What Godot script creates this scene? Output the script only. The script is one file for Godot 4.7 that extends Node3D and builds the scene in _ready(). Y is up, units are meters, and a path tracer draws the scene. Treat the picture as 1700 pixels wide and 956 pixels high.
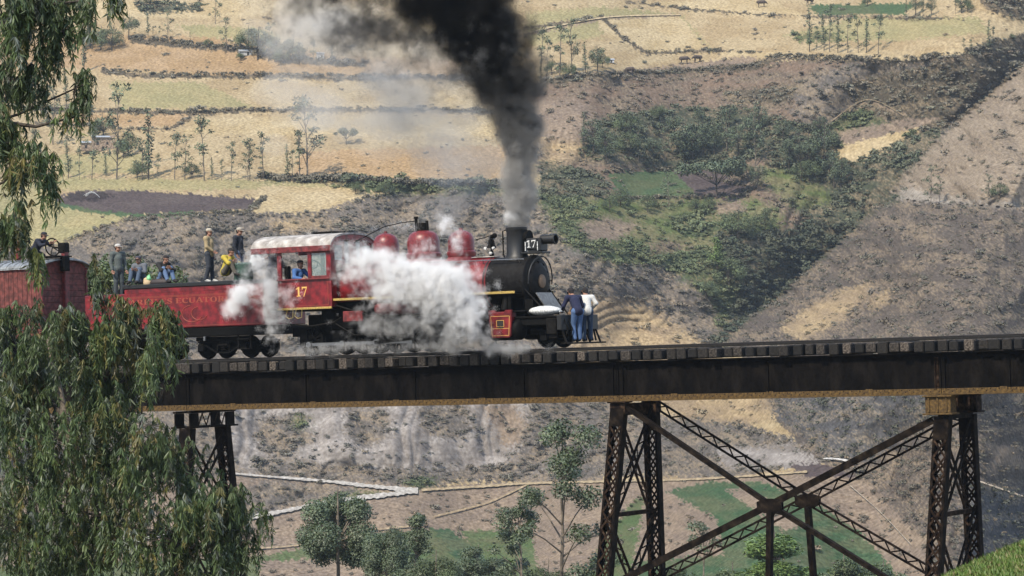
extends Node3D
# A steam train on an iron trestle over a dry Andean valley.
# x right, y up, the camera at the origin looks along -z; lengths in metres.

const F := 5130.0            # focal length for a picture 1700 wide
const GRADE := 0.0373        # the line climbs to the right
const TURN := 0.5411         # and comes towards the viewer

var TB: Basis                # track axes: x along, y up, z towards the viewer's side
var TO := Vector3(0, -1.93, -97.0)
var used_names := {}
var M := {}


class MB:
	# collects triangles of one mesh
	var v := PackedVector3Array()
	var n := PackedVector3Array()
	var c := PackedColorArray()
	var u := PackedVector2Array()
	var idx := PackedInt32Array()
	var col := Color(1, 1, 1)
	var tinted := false
	func put(p: Vector3, m: Vector3) -> int:
		v.append(p); n.append(m); c.append(col)
		return v.size() - 1
	func face(a: int, b: int, d: int) -> void:   # counter-clockwise from outside
		idx.append(a); idx.append(d); idx.append(b)
	func tri(a: Vector3, b: Vector3, d: Vector3) -> void:
		var m := (b - a).cross(d - a).normalized()
		face(put(a, m), put(b, m), put(d, m))
	func quad(a: Vector3, b: Vector3, d: Vector3, e: Vector3) -> void:
		var m := (d - a).cross(e - b).normalized()
		var i := put(a, m); put(b, m); put(d, m); put(e, m)
		face(i, i + 1, i + 2); face(i, i + 2, i + 3)
	func box(xf: Transform3D, s: Vector3) -> void:
		var h := s * 0.5
		var p: Array[Vector3] = []
		for k in 8:
			p.append(xf * Vector3(h.x if k & 1 else -h.x, h.y if k & 2 else -h.y, h.z if k & 4 else -h.z))
		quad(p[4], p[5], p[7], p[6]); quad(p[1], p[0], p[2], p[3])
		quad(p[5], p[1], p[3], p[7]); quad(p[0], p[4], p[6], p[2])
		quad(p[6], p[7], p[3], p[2]); quad(p[0], p[1], p[5], p[4])
	func bx(at: Vector3, s: Vector3) -> void:
		box(Transform3D(Basis(), at), s)
	func cbx(at: Vector3, s: Vector3, ch := 0.012, b := Basis()) -> void:   # chamfered box
		var h := s * 0.5
		ch = minf(ch, minf(h.x, minf(h.y, h.z)) * 0.9)
		var xf := Transform3D(b, at)
		for ax in 3:
			for sg in [-1.0, 1.0]:
				var i := (ax + 1) % 3
				var j := (ax + 2) % 3
				var q: Array[Vector3] = []
				for w in [Vector2(-1, -1), Vector2(1, -1), Vector2(1, 1), Vector2(-1, 1)]:
					var t := Vector3()
					t[ax] = h[ax] * sg; t[i] = (h[i] - ch) * w.x; t[j] = (h[j] - ch) * w.y
					q.append(xf * t)
				if sg > 0: quad(q[0], q[1], q[2], q[3])
				else: quad(q[3], q[2], q[1], q[0])
		for ax in 3:
			var i := (ax + 1) % 3
			var j := (ax + 2) % 3
			for si in [-1.0, 1.0]:
				for sj in [-1.0, 1.0]:
					var q: Array[Vector3] = []
					for w in [Vector2(-1, 0), Vector2(1, 0), Vector2(1, 1), Vector2(-1, 1)]:
						var t := Vector3()
						t[ax] = (h[ax] - ch) * w.x
						t[i] = si * (h[i] if w.y < 0.5 else h[i] - ch)
						t[j] = sj * (h[j] - ch if w.y < 0.5 else h[j])
						q.append(xf * t)
					if si * sj > 0: quad(q[0], q[1], q[2], q[3])
					else: quad(q[3], q[2], q[1], q[0])
	func bar(a: Vector3, b: Vector3, w: float, t: float, up := Vector3.UP) -> void:   # square bar a-b: w along up, t across
		var x := (b - a)
		var l := x.length()
		if l < 1e-5: return
		x /= l
		var z := x.cross(up)
		if z.length() < 1e-3: z = x.cross(Vector3.RIGHT)
		z = z.normalized()
		var y := z.cross(x)
		box(Transform3D(Basis(x, y, z), (a + b) * 0.5), Vector3(l, w, t))
	func ring(o: Vector3, x: Vector3, y: Vector3, r: float, m: Vector3, seg: int, tilt: float) -> int:
		var first := v.size()
		var ct := cos(tilt)
		var sn := sin(tilt)
		for k in seg + 1:
			var a := TAU * k / seg
			var d := x * cos(a) + y * sin(a)
			put(o + d * r, d * ct + m * sn)
		return first
	func cyl(a: Vector3, b: Vector3, ra: float, rb: float, seg := 16, cap_a := true, cap_b := true) -> void:
		var m := (b - a).normalized()
		var x := m.cross(Vector3.UP if absf(m.y) < 0.9 else Vector3.RIGHT).normalized()
		var y := m.cross(x)
		var tilt := atan2(ra - rb, a.distance_to(b))
		var p := ring(a, x, y, ra, m, seg, tilt)
		var q := ring(b, x, y, rb, m, seg, tilt)
		for k in seg:
			face(p + k, p + k + 1, q + k + 1); face(p + k, q + k + 1, q + k)
		if cap_a and ra > 0: disc(a, -m, ra, seg)
		if cap_b and rb > 0: disc(b, m, rb, seg)
	func disc(o: Vector3, m: Vector3, r: float, seg := 16, r0 := 0.0) -> void:
		var x := m.cross(Vector3.UP if absf(m.y) < 0.9 else Vector3.RIGHT).normalized()
		var y := m.cross(x)
		var p := ring(o, x, y, r, m, seg, PI / 2)
		var q := ring(o, x, y, r0, m, seg, PI / 2)
		for k in seg:
			face(q + k, p + k, p + k + 1); face(q + k, p + k + 1, q + k + 1)
	func lathe(o: Vector3, m: Vector3, prof: Array, seg := 24) -> void:   # prof: Vector2(radius, height along m), from low to high
		m = m.normalized()
		var x := m.cross(Vector3.UP if absf(m.y) < 0.9 else Vector3.RIGHT).normalized()
		var y := m.cross(x)
		var tilts: Array[float] = []
		for i in prof.size() - 1:
			var d: Vector2 = prof[i + 1] - prof[i]
			tilts.append(atan2(-d.x, d.y))
		for i in prof.size() - 1:
			var t0 := tilts[i]
			var t1 := tilts[i]
			if i > 0 and absf(tilts[i - 1] - tilts[i]) < 0.7: t0 = (tilts[i - 1] + tilts[i]) * 0.5
			if i < prof.size() - 2 and absf(tilts[i + 1] - tilts[i]) < 0.7: t1 = (tilts[i + 1] + tilts[i]) * 0.5
			var p := ring(o + m * prof[i].y, x, y, prof[i].x, m, seg, t0)
			var q := ring(o + m * prof[i + 1].y, x, y, prof[i + 1].x, m, seg, t1)
			for k in seg:
				face(p + k, p + k + 1, q + k + 1); face(p + k, q + k + 1, q + k)
	func tube(pts: Array, r: float, seg := 8, r_end := -1.0) -> void:
		if r_end < 0: r_end = r
		var x := Vector3()
		var prev := -1
		for i in pts.size():
			var d: Vector3 = ((pts[mini(i + 1, pts.size() - 1)] as Vector3) - (pts[maxi(i - 1, 0)] as Vector3)).normalized()
			if i == 0: x = d.cross(Vector3.UP if absf(d.y) < 0.9 else Vector3.RIGHT).normalized()
			else: x = (x - d * x.dot(d)).normalized()
			var rr := lerpf(r, r_end, float(i) / maxf(1, pts.size() - 1))
			var p := ring(pts[i], x, d.cross(x), rr, d, seg, 0.0)
			if prev >= 0:
				for k in seg:
					face(prev + k, prev + k + 1, p + k + 1); face(prev + k, p + k + 1, p + k)
			prev = p
		disc(pts[0], ((pts[0] as Vector3) - (pts[1] as Vector3)).normalized(), r, seg)
		disc(pts[-1], ((pts[-1] as Vector3) - (pts[-2] as Vector3)).normalized(), r_end, seg)
	func torus(o: Vector3, m: Vector3, R: float, r: float, seg := 24, sides := 8) -> void:
		m = m.normalized()
		var x := m.cross(Vector3.UP if absf(m.y) < 0.9 else Vector3.RIGHT).normalized()
		var y := m.cross(x)
		var first := v.size()
		for i in seg + 1:
			var a := TAU * i / seg
			var d := x * cos(a) + y * sin(a)
			for k in sides + 1:
				var b := TAU * k / sides
				var nn := d * cos(b) + m * sin(b)
				put(o + d * R + nn * r, nn)
		for i in seg:
			for k in sides:
				var p := first + i * (sides + 1) + k
				face(p, p + sides + 1, p + sides + 2); face(p, p + sides + 2, p + 1)
	func prism(poly: PackedVector2Array, xf: Transform3D, depth: float) -> void:   # outline in x-y (counter-clockwise), thickness along z
		var t := Geometry2D.triangulate_polygon(poly)
		for i in range(0, t.size(), 3):
			var a := poly[t[i]]
			var b := poly[t[i + 1]]
			var d := poly[t[i + 2]]
			if (b - a).cross(d - a) < 0:
				var w := b
				b = d; d = w
			var h := depth * 0.5
			tri(xf * Vector3(a.x, a.y, h), xf * Vector3(b.x, b.y, h), xf * Vector3(d.x, d.y, h))
			tri(xf * Vector3(a.x, a.y, -h), xf * Vector3(d.x, d.y, -h), xf * Vector3(b.x, b.y, -h))
		var h2 := depth * 0.5
		for i in poly.size():
			var a := poly[i]
			var b := poly[(i + 1) % poly.size()]
			quad(xf * Vector3(a.x, a.y, -h2), xf * Vector3(b.x, b.y, -h2), xf * Vector3(b.x, b.y, h2), xf * Vector3(a.x, a.y, h2))
	func ball(o: Vector3, r: Vector3, seg := 16, rows := 10, wob := 0.0, sd := 0) -> void:
		var first := v.size()
		for j in rows + 1:
			var t := PI * j / rows
			for k in seg + 1:
				var a := TAU * (k % seg) / seg
				var d := Vector3(sin(t) * cos(a), cos(t), sin(t) * sin(a))
				var w := 1.0 + wob * sin(a * 3 + t * 5 + sd) * sin(t * 4 + sd * 1.7)
				put(o + d * r * w, (d / r).normalized())
		for j in rows:
			for k in seg:
				var p := first + j * (seg + 1) + k
				face(p, p + 1, p + seg + 2); face(p, p + seg + 2, p + seg + 1)
	func add(other: MB, xf := Transform3D()) -> void:
		var k := v.size()
		for i in other.v.size():
			v.append(xf * other.v[i]); n.append((xf.basis * other.n[i]).normalized()); c.append(other.c[i])
		for i in other.idx: idx.append(i + k)
	func mesh() -> ArrayMesh:
		var a := []
		a.resize(Mesh.ARRAY_MAX)
		a[Mesh.ARRAY_VERTEX] = v; a[Mesh.ARRAY_NORMAL] = n; a[Mesh.ARRAY_INDEX] = idx
		if tinted: a[Mesh.ARRAY_COLOR] = c
		if u.size() == v.size() and u.size() > 0: a[Mesh.ARRAY_TEX_UV] = u
		var m := ArrayMesh.new()
		if v.size(): m.add_surface_from_arrays(Mesh.PRIMITIVE_TRIANGLES, a)
		return m


# ---------- naming ----------
func numbered(called: String) -> String:
	var k: int = used_names.get(called, -1) + 1
	used_names[called] = k
	return called if k == 0 else "%s_%03d" % [called, k]


func tag(o: Node, label: String, category: String, group := "", kind := "") -> Node:
	if label: o.set_meta("label", label)
	if category: o.set_meta("category", category)
	if group: o.set_meta("group", group)
	if kind: o.set_meta("kind", kind)
	return o


func thing(called: String, label: String, category: String, xf := Transform3D(), group := "") -> Node3D:
	var o := Node3D.new()
	o.name = numbered(called)
	add_child(o)
	o.transform = xf
	tag(o, label, category, group)
	return o


func part(called: String, m, mat: Material, parent: Node = self, xf := Transform3D()) -> MeshInstance3D:
	var o := MeshInstance3D.new()
	o.mesh = m.mesh() if m is MB else m
	o.material_override = mat
	o.transform = xf
	if parent == self: o.name = numbered(called)
	else:
		var t: Dictionary = parent.get_meta("_n") if parent.has_meta("_n") else {}
		var k: int = t.get(called, -1) + 1
		t[called] = k
		parent.set_meta("_n", t)
		o.name = called if k == 0 else "%s_%03d" % [called, k]
	parent.add_child(o)
	return o


func many(called: String, m: Mesh, mat: Material, xs: Array, cols: PackedColorArray, parent: Node = self) -> MultiMeshInstance3D:
	var mm := MultiMesh.new()
	mm.transform_format = MultiMesh.TRANSFORM_3D
	mm.use_colors = cols.size() > 0
	mm.mesh = m
	mm.instance_count = xs.size()
	for i in xs.size():
		mm.set_instance_transform(i, xs[i])
		if cols.size(): mm.set_instance_color(i, cols[i])
	var o := MultiMeshInstance3D.new()
	o.multimesh = mm
	o.material_override = mat
	o.name = numbered(called) if parent == self else called
	o.set_meta("kind", "stuff")
	parent.add_child(o, true)
	return o


# ---------- places ----------
func W(px: float, py: float, z: float) -> Vector3:
	return Vector3((px - 850.0) / F * z, -(py - 478.0) / F * z, -z)


func track(s: float, h := 0.0, n := 0.0) -> Transform3D:
	return Transform3D(TB, TO + TB * Vector3(s, h, n))


# ---------- materials ----------
func lin(r: float, g: float, b: float) -> Color:
	return Color(r, g, b).linear_to_srgb()


func noise_tex(freq: float, lo: Color, hi: Color, sd: int, mid := 0.5, size := 256, normal := false, bump := 4.0) -> NoiseTexture2D:
	var f := FastNoiseLite.new()
	f.seed = sd
	f.noise_type = FastNoiseLite.TYPE_SIMPLEX_SMOOTH
	f.frequency = freq
	f.fractal_type = FastNoiseLite.FRACTAL_FBM
	f.fractal_octaves = 5
	f.fractal_gain = 0.6
	var t := NoiseTexture2D.new()
	t.width = size; t.height = size
	t.seamless = true
	t.noise = f
	if normal:
		t.as_normal_map = true
		t.bump_strength = bump
	else:
		var g := Gradient.new()
		g.set_color(0, lo); g.set_color(1, hi)
		g.set_offset(0, mid - 0.3); g.set_offset(1, mid + 0.3)
		t.color_ramp = g
	return t


func mat(key: String, c: Color, rough := 0.8, metal := 0.0, wear: Texture2D = null, scale := 1.0, tinted := false) -> StandardMaterial3D:
	var m := StandardMaterial3D.new()
	m.resource_name = key
	m.albedo_color = c
	m.roughness = rough
	m.metallic = metal
	m.vertex_color_use_as_albedo = tinted
	if wear:
		m.albedo_texture = wear
		m.uv1_triplanar = true
		m.uv1_scale = Vector3.ONE * scale
	M[key] = m
	return m


func make_materials() -> void:
	var grime := noise_tex(0.02, Color(0.6, 0.58, 0.56), Color(1, 1, 1), 11)
	var fine := noise_tex(0.05, Color(0.6, 0.6, 0.6), Color(1.0, 1.0, 1.0), 12)
	var rust := noise_tex(0.018, Color(0.30, 0.24, 0.2), Color(1.0, 0.95, 0.9), 13, 0.5)
	var bumps := noise_tex(0.06, Color(), Color(), 14, 0.5, 256, true, 3.0)
	mat("black_paint", lin(0.009, 0.009, 0.009), 0.5, 0.0, fine, 1.3)
	mat("smokebox", lin(0.013, 0.0125, 0.0125), 0.55, 0.0, grime, 0.9)
	mat("black_iron", lin(0.005, 0.005, 0.005), 0.7, 0.0, grime, 1.7)
	mat("dark_iron", lin(0.014, 0.013, 0.012), 0.7, 0.2, grime, 1.3)
	mat("red_paint", lin(0.215, 0.0095, 0.014), 0.42, 0.0, grime, 0.45)
	mat("red_dome", lin(0.215, 0.02, 0.023), 0.42, 0.0, fine, 0.8)
	mat("red_dull", lin(0.18, 0.02, 0.02), 0.6, 0.0, grime, 0.8)
	mat("box_red", lin(0.17, 0.042, 0.035), 0.8, 0.0, grime, 0.7)
	mat("gold", lin(0.62, 0.38, 0.10), 0.5)
	mat("gold_faint", lin(0.25, 0.052, 0.026), 0.5)
	mat("yellow_line", lin(0.55, 0.38, 0.10), 0.6, 0.0, fine, 2.0)
	mat("white_paint", lin(0.72, 0.72, 0.70), 0.5, 0.0, fine, 1.0)
	mat("roof_white", lin(0.46, 0.43, 0.395), 0.6, 0.0, grime, 0.5)
	mat("steel", lin(0.42, 0.41, 0.40), 0.3, 0.9, fine, 2.0)
	mat("grey_plate", lin(0.2, 0.2, 0.19), 0.5, 0.4, grime, 1.5)
	mat("brass", lin(0.45, 0.32, 0.12), 0.4, 0.8)
	mat("wood_brown", lin(0.26, 0.16, 0.09), 0.7, 0.0, fine, 2.0)
	mat("bag_white", lin(0.74, 0.75, 0.74), 0.6, 0.0, fine, 1.0)
	mat("bridge_black", lin(0.0072, 0.0064, 0.0057), 0.9, 0.0, rust, 0.28).normal_enabled = true
	M.bridge_black.normal_texture = bumps
	M.bridge_black.normal_scale = 0.4
	M.bridge_black.uv1_scale = Vector3(0.31, 0.13, 0.31)
	mat("bridge_iron", lin(0.021, 0.0165, 0.0125), 0.9, 0.0, rust, 0.5)
	mat("bridge_rust", lin(0.06, 0.042, 0.029), 0.9, 0.0, rust, 0.7)
	mat("bridge_yellow", lin(0.115, 0.066, 0.014), 0.9, 0.0, grime, 1.6)
	mat("rail_steel", lin(0.06, 0.05, 0.045), 0.55, 0.4, fine, 2.0)
	for key in ["smokebox", "black_iron", "dark_iron", "bridge_black", "bridge_iron", "bridge_rust"]: M[key].metallic_specular = 0.22
	for k in 6:
		var t: float = [0.008, 0.014, 0.03, 0.07, 0.16, 0.02][k]
		mat("tie%d" % k, lin(t * 1.04, t, t * 0.93), 0.95, 0.0, rust, 1.7 + 0.2 * k)
	mat("glass", Color(0.55, 0.62, 0.6, 0.25), 0.08).transparency = BaseMaterial3D.TRANSPARENCY_ALPHA
	mat("corrugated", lin(0.33, 0.35, 0.36), 0.45, 0.3, grime, 0.7)
	mat("bark", lin(0.2, 0.165, 0.125), 0.95, 0.0, fine, 1.0)
	mat("bark_dark", lin(0.075, 0.06, 0.045), 0.95, 0.0, fine, 1.0)
	mat("skin", lin(0.24, 0.125, 0.08), 0.6, 0.0, null, 1.0, true)
	mat("cloth", Color(1, 1, 1), 0.9, 0.0, noise_tex(0.05, Color(0.72, 0.72, 0.72), Color(1, 1, 1), 15), 2.5, true)
	mat("leaf", Color(1, 1, 1), 0.52, 0.0, null, 1.0, true)
	M.leaf.cull_mode = BaseMaterial3D.CULL_DISABLED
	M.leaf.backlight_enabled = true
	M.leaf.backlight = Color(0.6, 0.65, 0.4)
	mat("far_leaf", Color(1, 1, 1), 0.8, 0.0, null, 1.0, true)
	M.far_leaf.cull_mode = BaseMaterial3D.CULL_DISABLED
	M.far_leaf.backlight_enabled = true
	M.far_leaf.backlight = Color(0.3, 0.32, 0.2)
	mat("adobe", lin(0.36, 0.28, 0.21), 0.95, 0.0, grime, 0.4)
	mat("tin_roof", lin(0.62, 0.63, 0.64), 0.4, 0.3, fine, 0.5)
	mat("house_dark", lin(0.02, 0.018, 0.016), 0.9)
	mat("white_wall", lin(0.7, 0.7, 0.68), 0.8, 0.0, fine, 0.4)
	mat("speck", Color(1, 1, 1), 1.0, 0.0, null, 1.0, true)
	M.speck.specular_mode = BaseMaterial3D.SPECULAR_DISABLED
	M.speck.backlight_enabled = true
	M.speck.backlight = Color(1.0, 1.0, 1.0)
	mat("land", Color(1, 1, 1), 1.0, 0.0, noise_tex(0.07, Color(0.7, 0.69, 0.68), Color(1.0, 1.0, 1.0), 16, 0.5, 512), 1.0 / 34.0, true)
	M.land.uv1_world_triplanar = true
	M.land.specular_mode = BaseMaterial3D.SPECULAR_DISABLED
	M.land.normal_enabled = true
	M.land.normal_texture = noise_tex(0.03, Color(), Color(), 17, 0.5, 512, true, 6.0)
	M.land.normal_scale = 0.45


func _ready() -> void:
	TB = Basis()
	var c := cos(atan(GRADE))
	var s := sin(atan(GRADE))
	TB.x = Vector3(cos(TURN) * c, s, sin(TURN) * c)
	TB.z = Vector3(-sin(TURN), 0, cos(TURN))
	TB.y = TB.z.cross(TB.x)
	# camera
	var cam := Camera3D.new()
	cam.name = "camera"
	cam.fov = rad_to_deg(2.0 * atan(478.0 / F))
	cam.near = 0.5
	cam.far = 8000.0
	add_child(cam)
	# sky, haze, exposure
	var we := WorldEnvironment.new()
	we.name = "world_environment"
	var e := Environment.new()
	e.background_mode = Environment.BG_SKY
	var ps := ProceduralSkyMaterial.new()
	ps.sky_top_color = Color(0.52, 0.62, 0.76)
	ps.sky_horizon_color = Color(0.80, 0.84, 0.88)
	ps.sky_curve = 0.2
	ps.ground_bottom_color = Color(0.36, 0.33, 0.27)
	ps.ground_horizon_color = Color(0.55, 0.54, 0.5)
	var sky := Sky.new()
	sky.sky_material = ps
	e.sky = sky
	e.background_energy_multiplier = 1.0
	e.tonemap_mode = Environment.TONE_MAPPER_LINEAR
	e.tonemap_exposure = 2.25
	e.sdfgi_enabled = true
	e.ssao_enabled = true
	e.ssil_enabled = true
	e.fog_enabled = true
	e.fog_density = 0.00009
	e.fog_light_color = Color(0.82, 0.88, 0.95)
	e.volumetric_fog_enabled = true
	e.volumetric_fog_density = 0.0
	we.environment = e
	add_child(we)
	# hazy sun, high on the right, a little behind the viewer
	var sun := DirectionalLight3D.new()
	sun.name = "sun"
	sun.light_energy = 0.95
	sun.light_color = Color(1.0, 0.955, 0.88)
	sun.light_angular_distance = 0.6
	sun.rotation_degrees = Vector3(-50, -38, 0)
	sun.shadow_enabled = true
	add_child(sun)

	make_materials()
	build_land()
	build_roads()
	build_scrub()
	build_trestle()
	build_track()
	build_locomotive()
	build_tender()
	build_boxcar()
	build_people()
	build_far_trees()
	build_valley_trees()
	build_houses()
	build_mound()
	build_near_trees()
	build_smoke()


# ---------- the land: one sheet of hillside, valley floor and spur, drawn as fields, banks, cliffs and roads ----------
const GX0 := -90.0       # the sheet is fine from GX0 on and coarse outside what the photograph shows
const GY0 := -90.0
const GSTEP := 2.0
const GEDGE := 60
const GFINE := 940
const GTOP := 30
const GW := 1060
const GH := 615
const CX0 := -290
const CY0 := -260
const CW := 1140          # class grid of 2 units
const CH := 720
var land_at := PackedVector3Array()
var kind_of := PackedByteArray()      # class grid
# per class: colour, second colour (mixed in by patches), slope, bush cover, name, bumpiness
var land_kinds := [
	["straw_field", Color(0.405, 0.325, 0.2), Color(0.345, 0.265, 0.155), .27, .022, .0025],        # 0
	["straw_field", Color(0.374, 0.268, 0.16), Color(0.335, 0.232, 0.128), .27, .022, .0025],     # 1 orange straw
	["straw_field", Color(0.452, 0.367, 0.226), Color(0.398, 0.312, 0.179), .26, .004, .002],         # 2 pale straw
	["ploughed_field", Color(0.082, 0.066, 0.066), Color(0.105, 0.086, 0.082), .22, .0, .001],    # 3
	["green_field", Color(0.07, 0.112, 0.058), Color(0.1, 0.12, 0.065), .22, .02, .001],         # 4
	["hillside", Color(0.125, 0.113, 0.102), Color(0.18, 0.153, 0.126), 0.62, 0.22, 0.0018],  # 5 scrub slope
	["hillside", Color(0.19, 0.14, 0.104), Color(0.142, 0.116, 0.094), 0.5, 0.16, 0.002],  # 6 brown slope
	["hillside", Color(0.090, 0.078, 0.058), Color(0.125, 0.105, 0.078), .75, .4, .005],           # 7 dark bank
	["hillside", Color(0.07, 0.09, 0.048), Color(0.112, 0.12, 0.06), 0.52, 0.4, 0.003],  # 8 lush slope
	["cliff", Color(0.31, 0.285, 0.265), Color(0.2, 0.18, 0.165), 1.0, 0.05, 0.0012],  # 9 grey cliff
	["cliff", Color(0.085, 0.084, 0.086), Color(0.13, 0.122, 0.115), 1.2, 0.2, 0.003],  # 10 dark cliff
	["valley_field", Color(0.085, 0.125, 0.055), Color(0.12, 0.13, 0.07), .26, .01, .002],     # 11
	["valley_field", Color(0.2, 0.158, 0.125), Color(0.25, 0.195, 0.145), 0.34, 0.06, 0.0012],  # 12 brown
	["hillside", Color(0.36, 0.275, 0.165), Color(0.27, 0.205, 0.135), 0.6, 0.05, 0.003],  # 13 bare tan
	["verge", Color(0.22, 0.18, 0.145), Color(0.26, 0.205, 0.155), .3, .0, .001],                    # 14
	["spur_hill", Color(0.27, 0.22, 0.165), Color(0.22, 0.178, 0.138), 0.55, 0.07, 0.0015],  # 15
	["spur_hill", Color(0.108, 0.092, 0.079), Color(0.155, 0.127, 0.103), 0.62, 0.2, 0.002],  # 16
	["cliff", Color(0.33, 0.295, 0.25), Color(0.22, 0.195, 0.165), 1.0, .04, .012],                  # 17 pale cut
	["straw_field", Color(0.289, 0.261, 0.140), Color(0.335, 0.289, 0.156), .24, .004, .002],          # 18 olive straw
	["green_field", Color(0.1, 0.128, 0.052), Color(0.165, 0.155, 0.085), 0.34, 0.12, 0.002],  # 19 bright green terraces
	["hillside", Color(0.07, 0.08, 0.055), Color(0.115, 0.104, 0.074), 0.5, 0.26, 0.004],  # 20 wooded hollow
	["valley_field", Color(0.23, 0.185, 0.135), Color(0.27, 0.21, 0.15), .3, .02, .002],              # 21
	["ploughed_field", Color(0.043, 0.035, 0.037), Color(0.055, 0.047, 0.047), .22, .0, .001],      # 22 watered soil
	["valley_field", Color(.055, .098, .052), Color(.095, .115, .065), .28, .01, .002],        # 23 deep green strips
]


func area(k: int, pts: Array) -> void:     # fill an outline (x0, y0, x1, y1 ...) with a class
	var n := pts.size() / 2
	var xs := PackedFloat32Array()
	var ys := PackedFloat32Array()
	var lo := 1e9
	var hi := -1e9
	for i in n:
		xs.append((float(pts[2 * i]) - CX0) * 0.5); ys.append((float(pts[2 * i + 1]) - CY0) * 0.5)
		lo = minf(lo, ys[i]); hi = maxf(hi, ys[i])
	for y in range(maxi(0, ceili(lo)), mini(CH - 1, floori(hi)) + 1):
		var cuts: Array[float] = []
		for i in n:
			var j := (i + 1) % n
			if (ys[i] <= y) != (ys[j] <= y):
				cuts.append(xs[i] + (y - ys[i]) / (ys[j] - ys[i]) * (xs[j] - xs[i]))
		cuts.sort()
		for i in range(0, cuts.size() - 1, 2):
			for x in range(maxi(0, ceili(cuts[i])), mini(CW - 1, floori(cuts[i + 1])) + 1):
				kind_of[y * CW + x] = k


func band(k: int, w: float, pts: Array, w1 := -1.0) -> void:    # a strip of a class along a line
	if w1 < 0: w1 = w
	var n := pts.size() / 2
	for i in n - 1:
		var a := Vector2(pts[2 * i], pts[2 * i + 1])
		var b := Vector2(pts[2 * i + 2], pts[2 * i + 3])
		var steps := ceili(a.distance_to(b) / 1.5)
		for q in steps + 1:
			var p := a.lerp(b, float(q) / maxf(1, steps))
			var r := lerpf(w, w1, (i + float(q) / maxf(1, steps)) / (n - 1)) * 0.25
			var cx := (p.x - CX0) * 0.5
			var cy := (p.y - CY0) * 0.5
			for y in range(maxi(0, ceili(cy - r)), mini(CH - 1, floori(cy + r)) + 1):
				for x in range(maxi(0, ceili(cx - r * 1.4)), mini(CW - 1, floori(cx + r * 1.4)) + 1):
					kind_of[y * CW + x] = k


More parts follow.
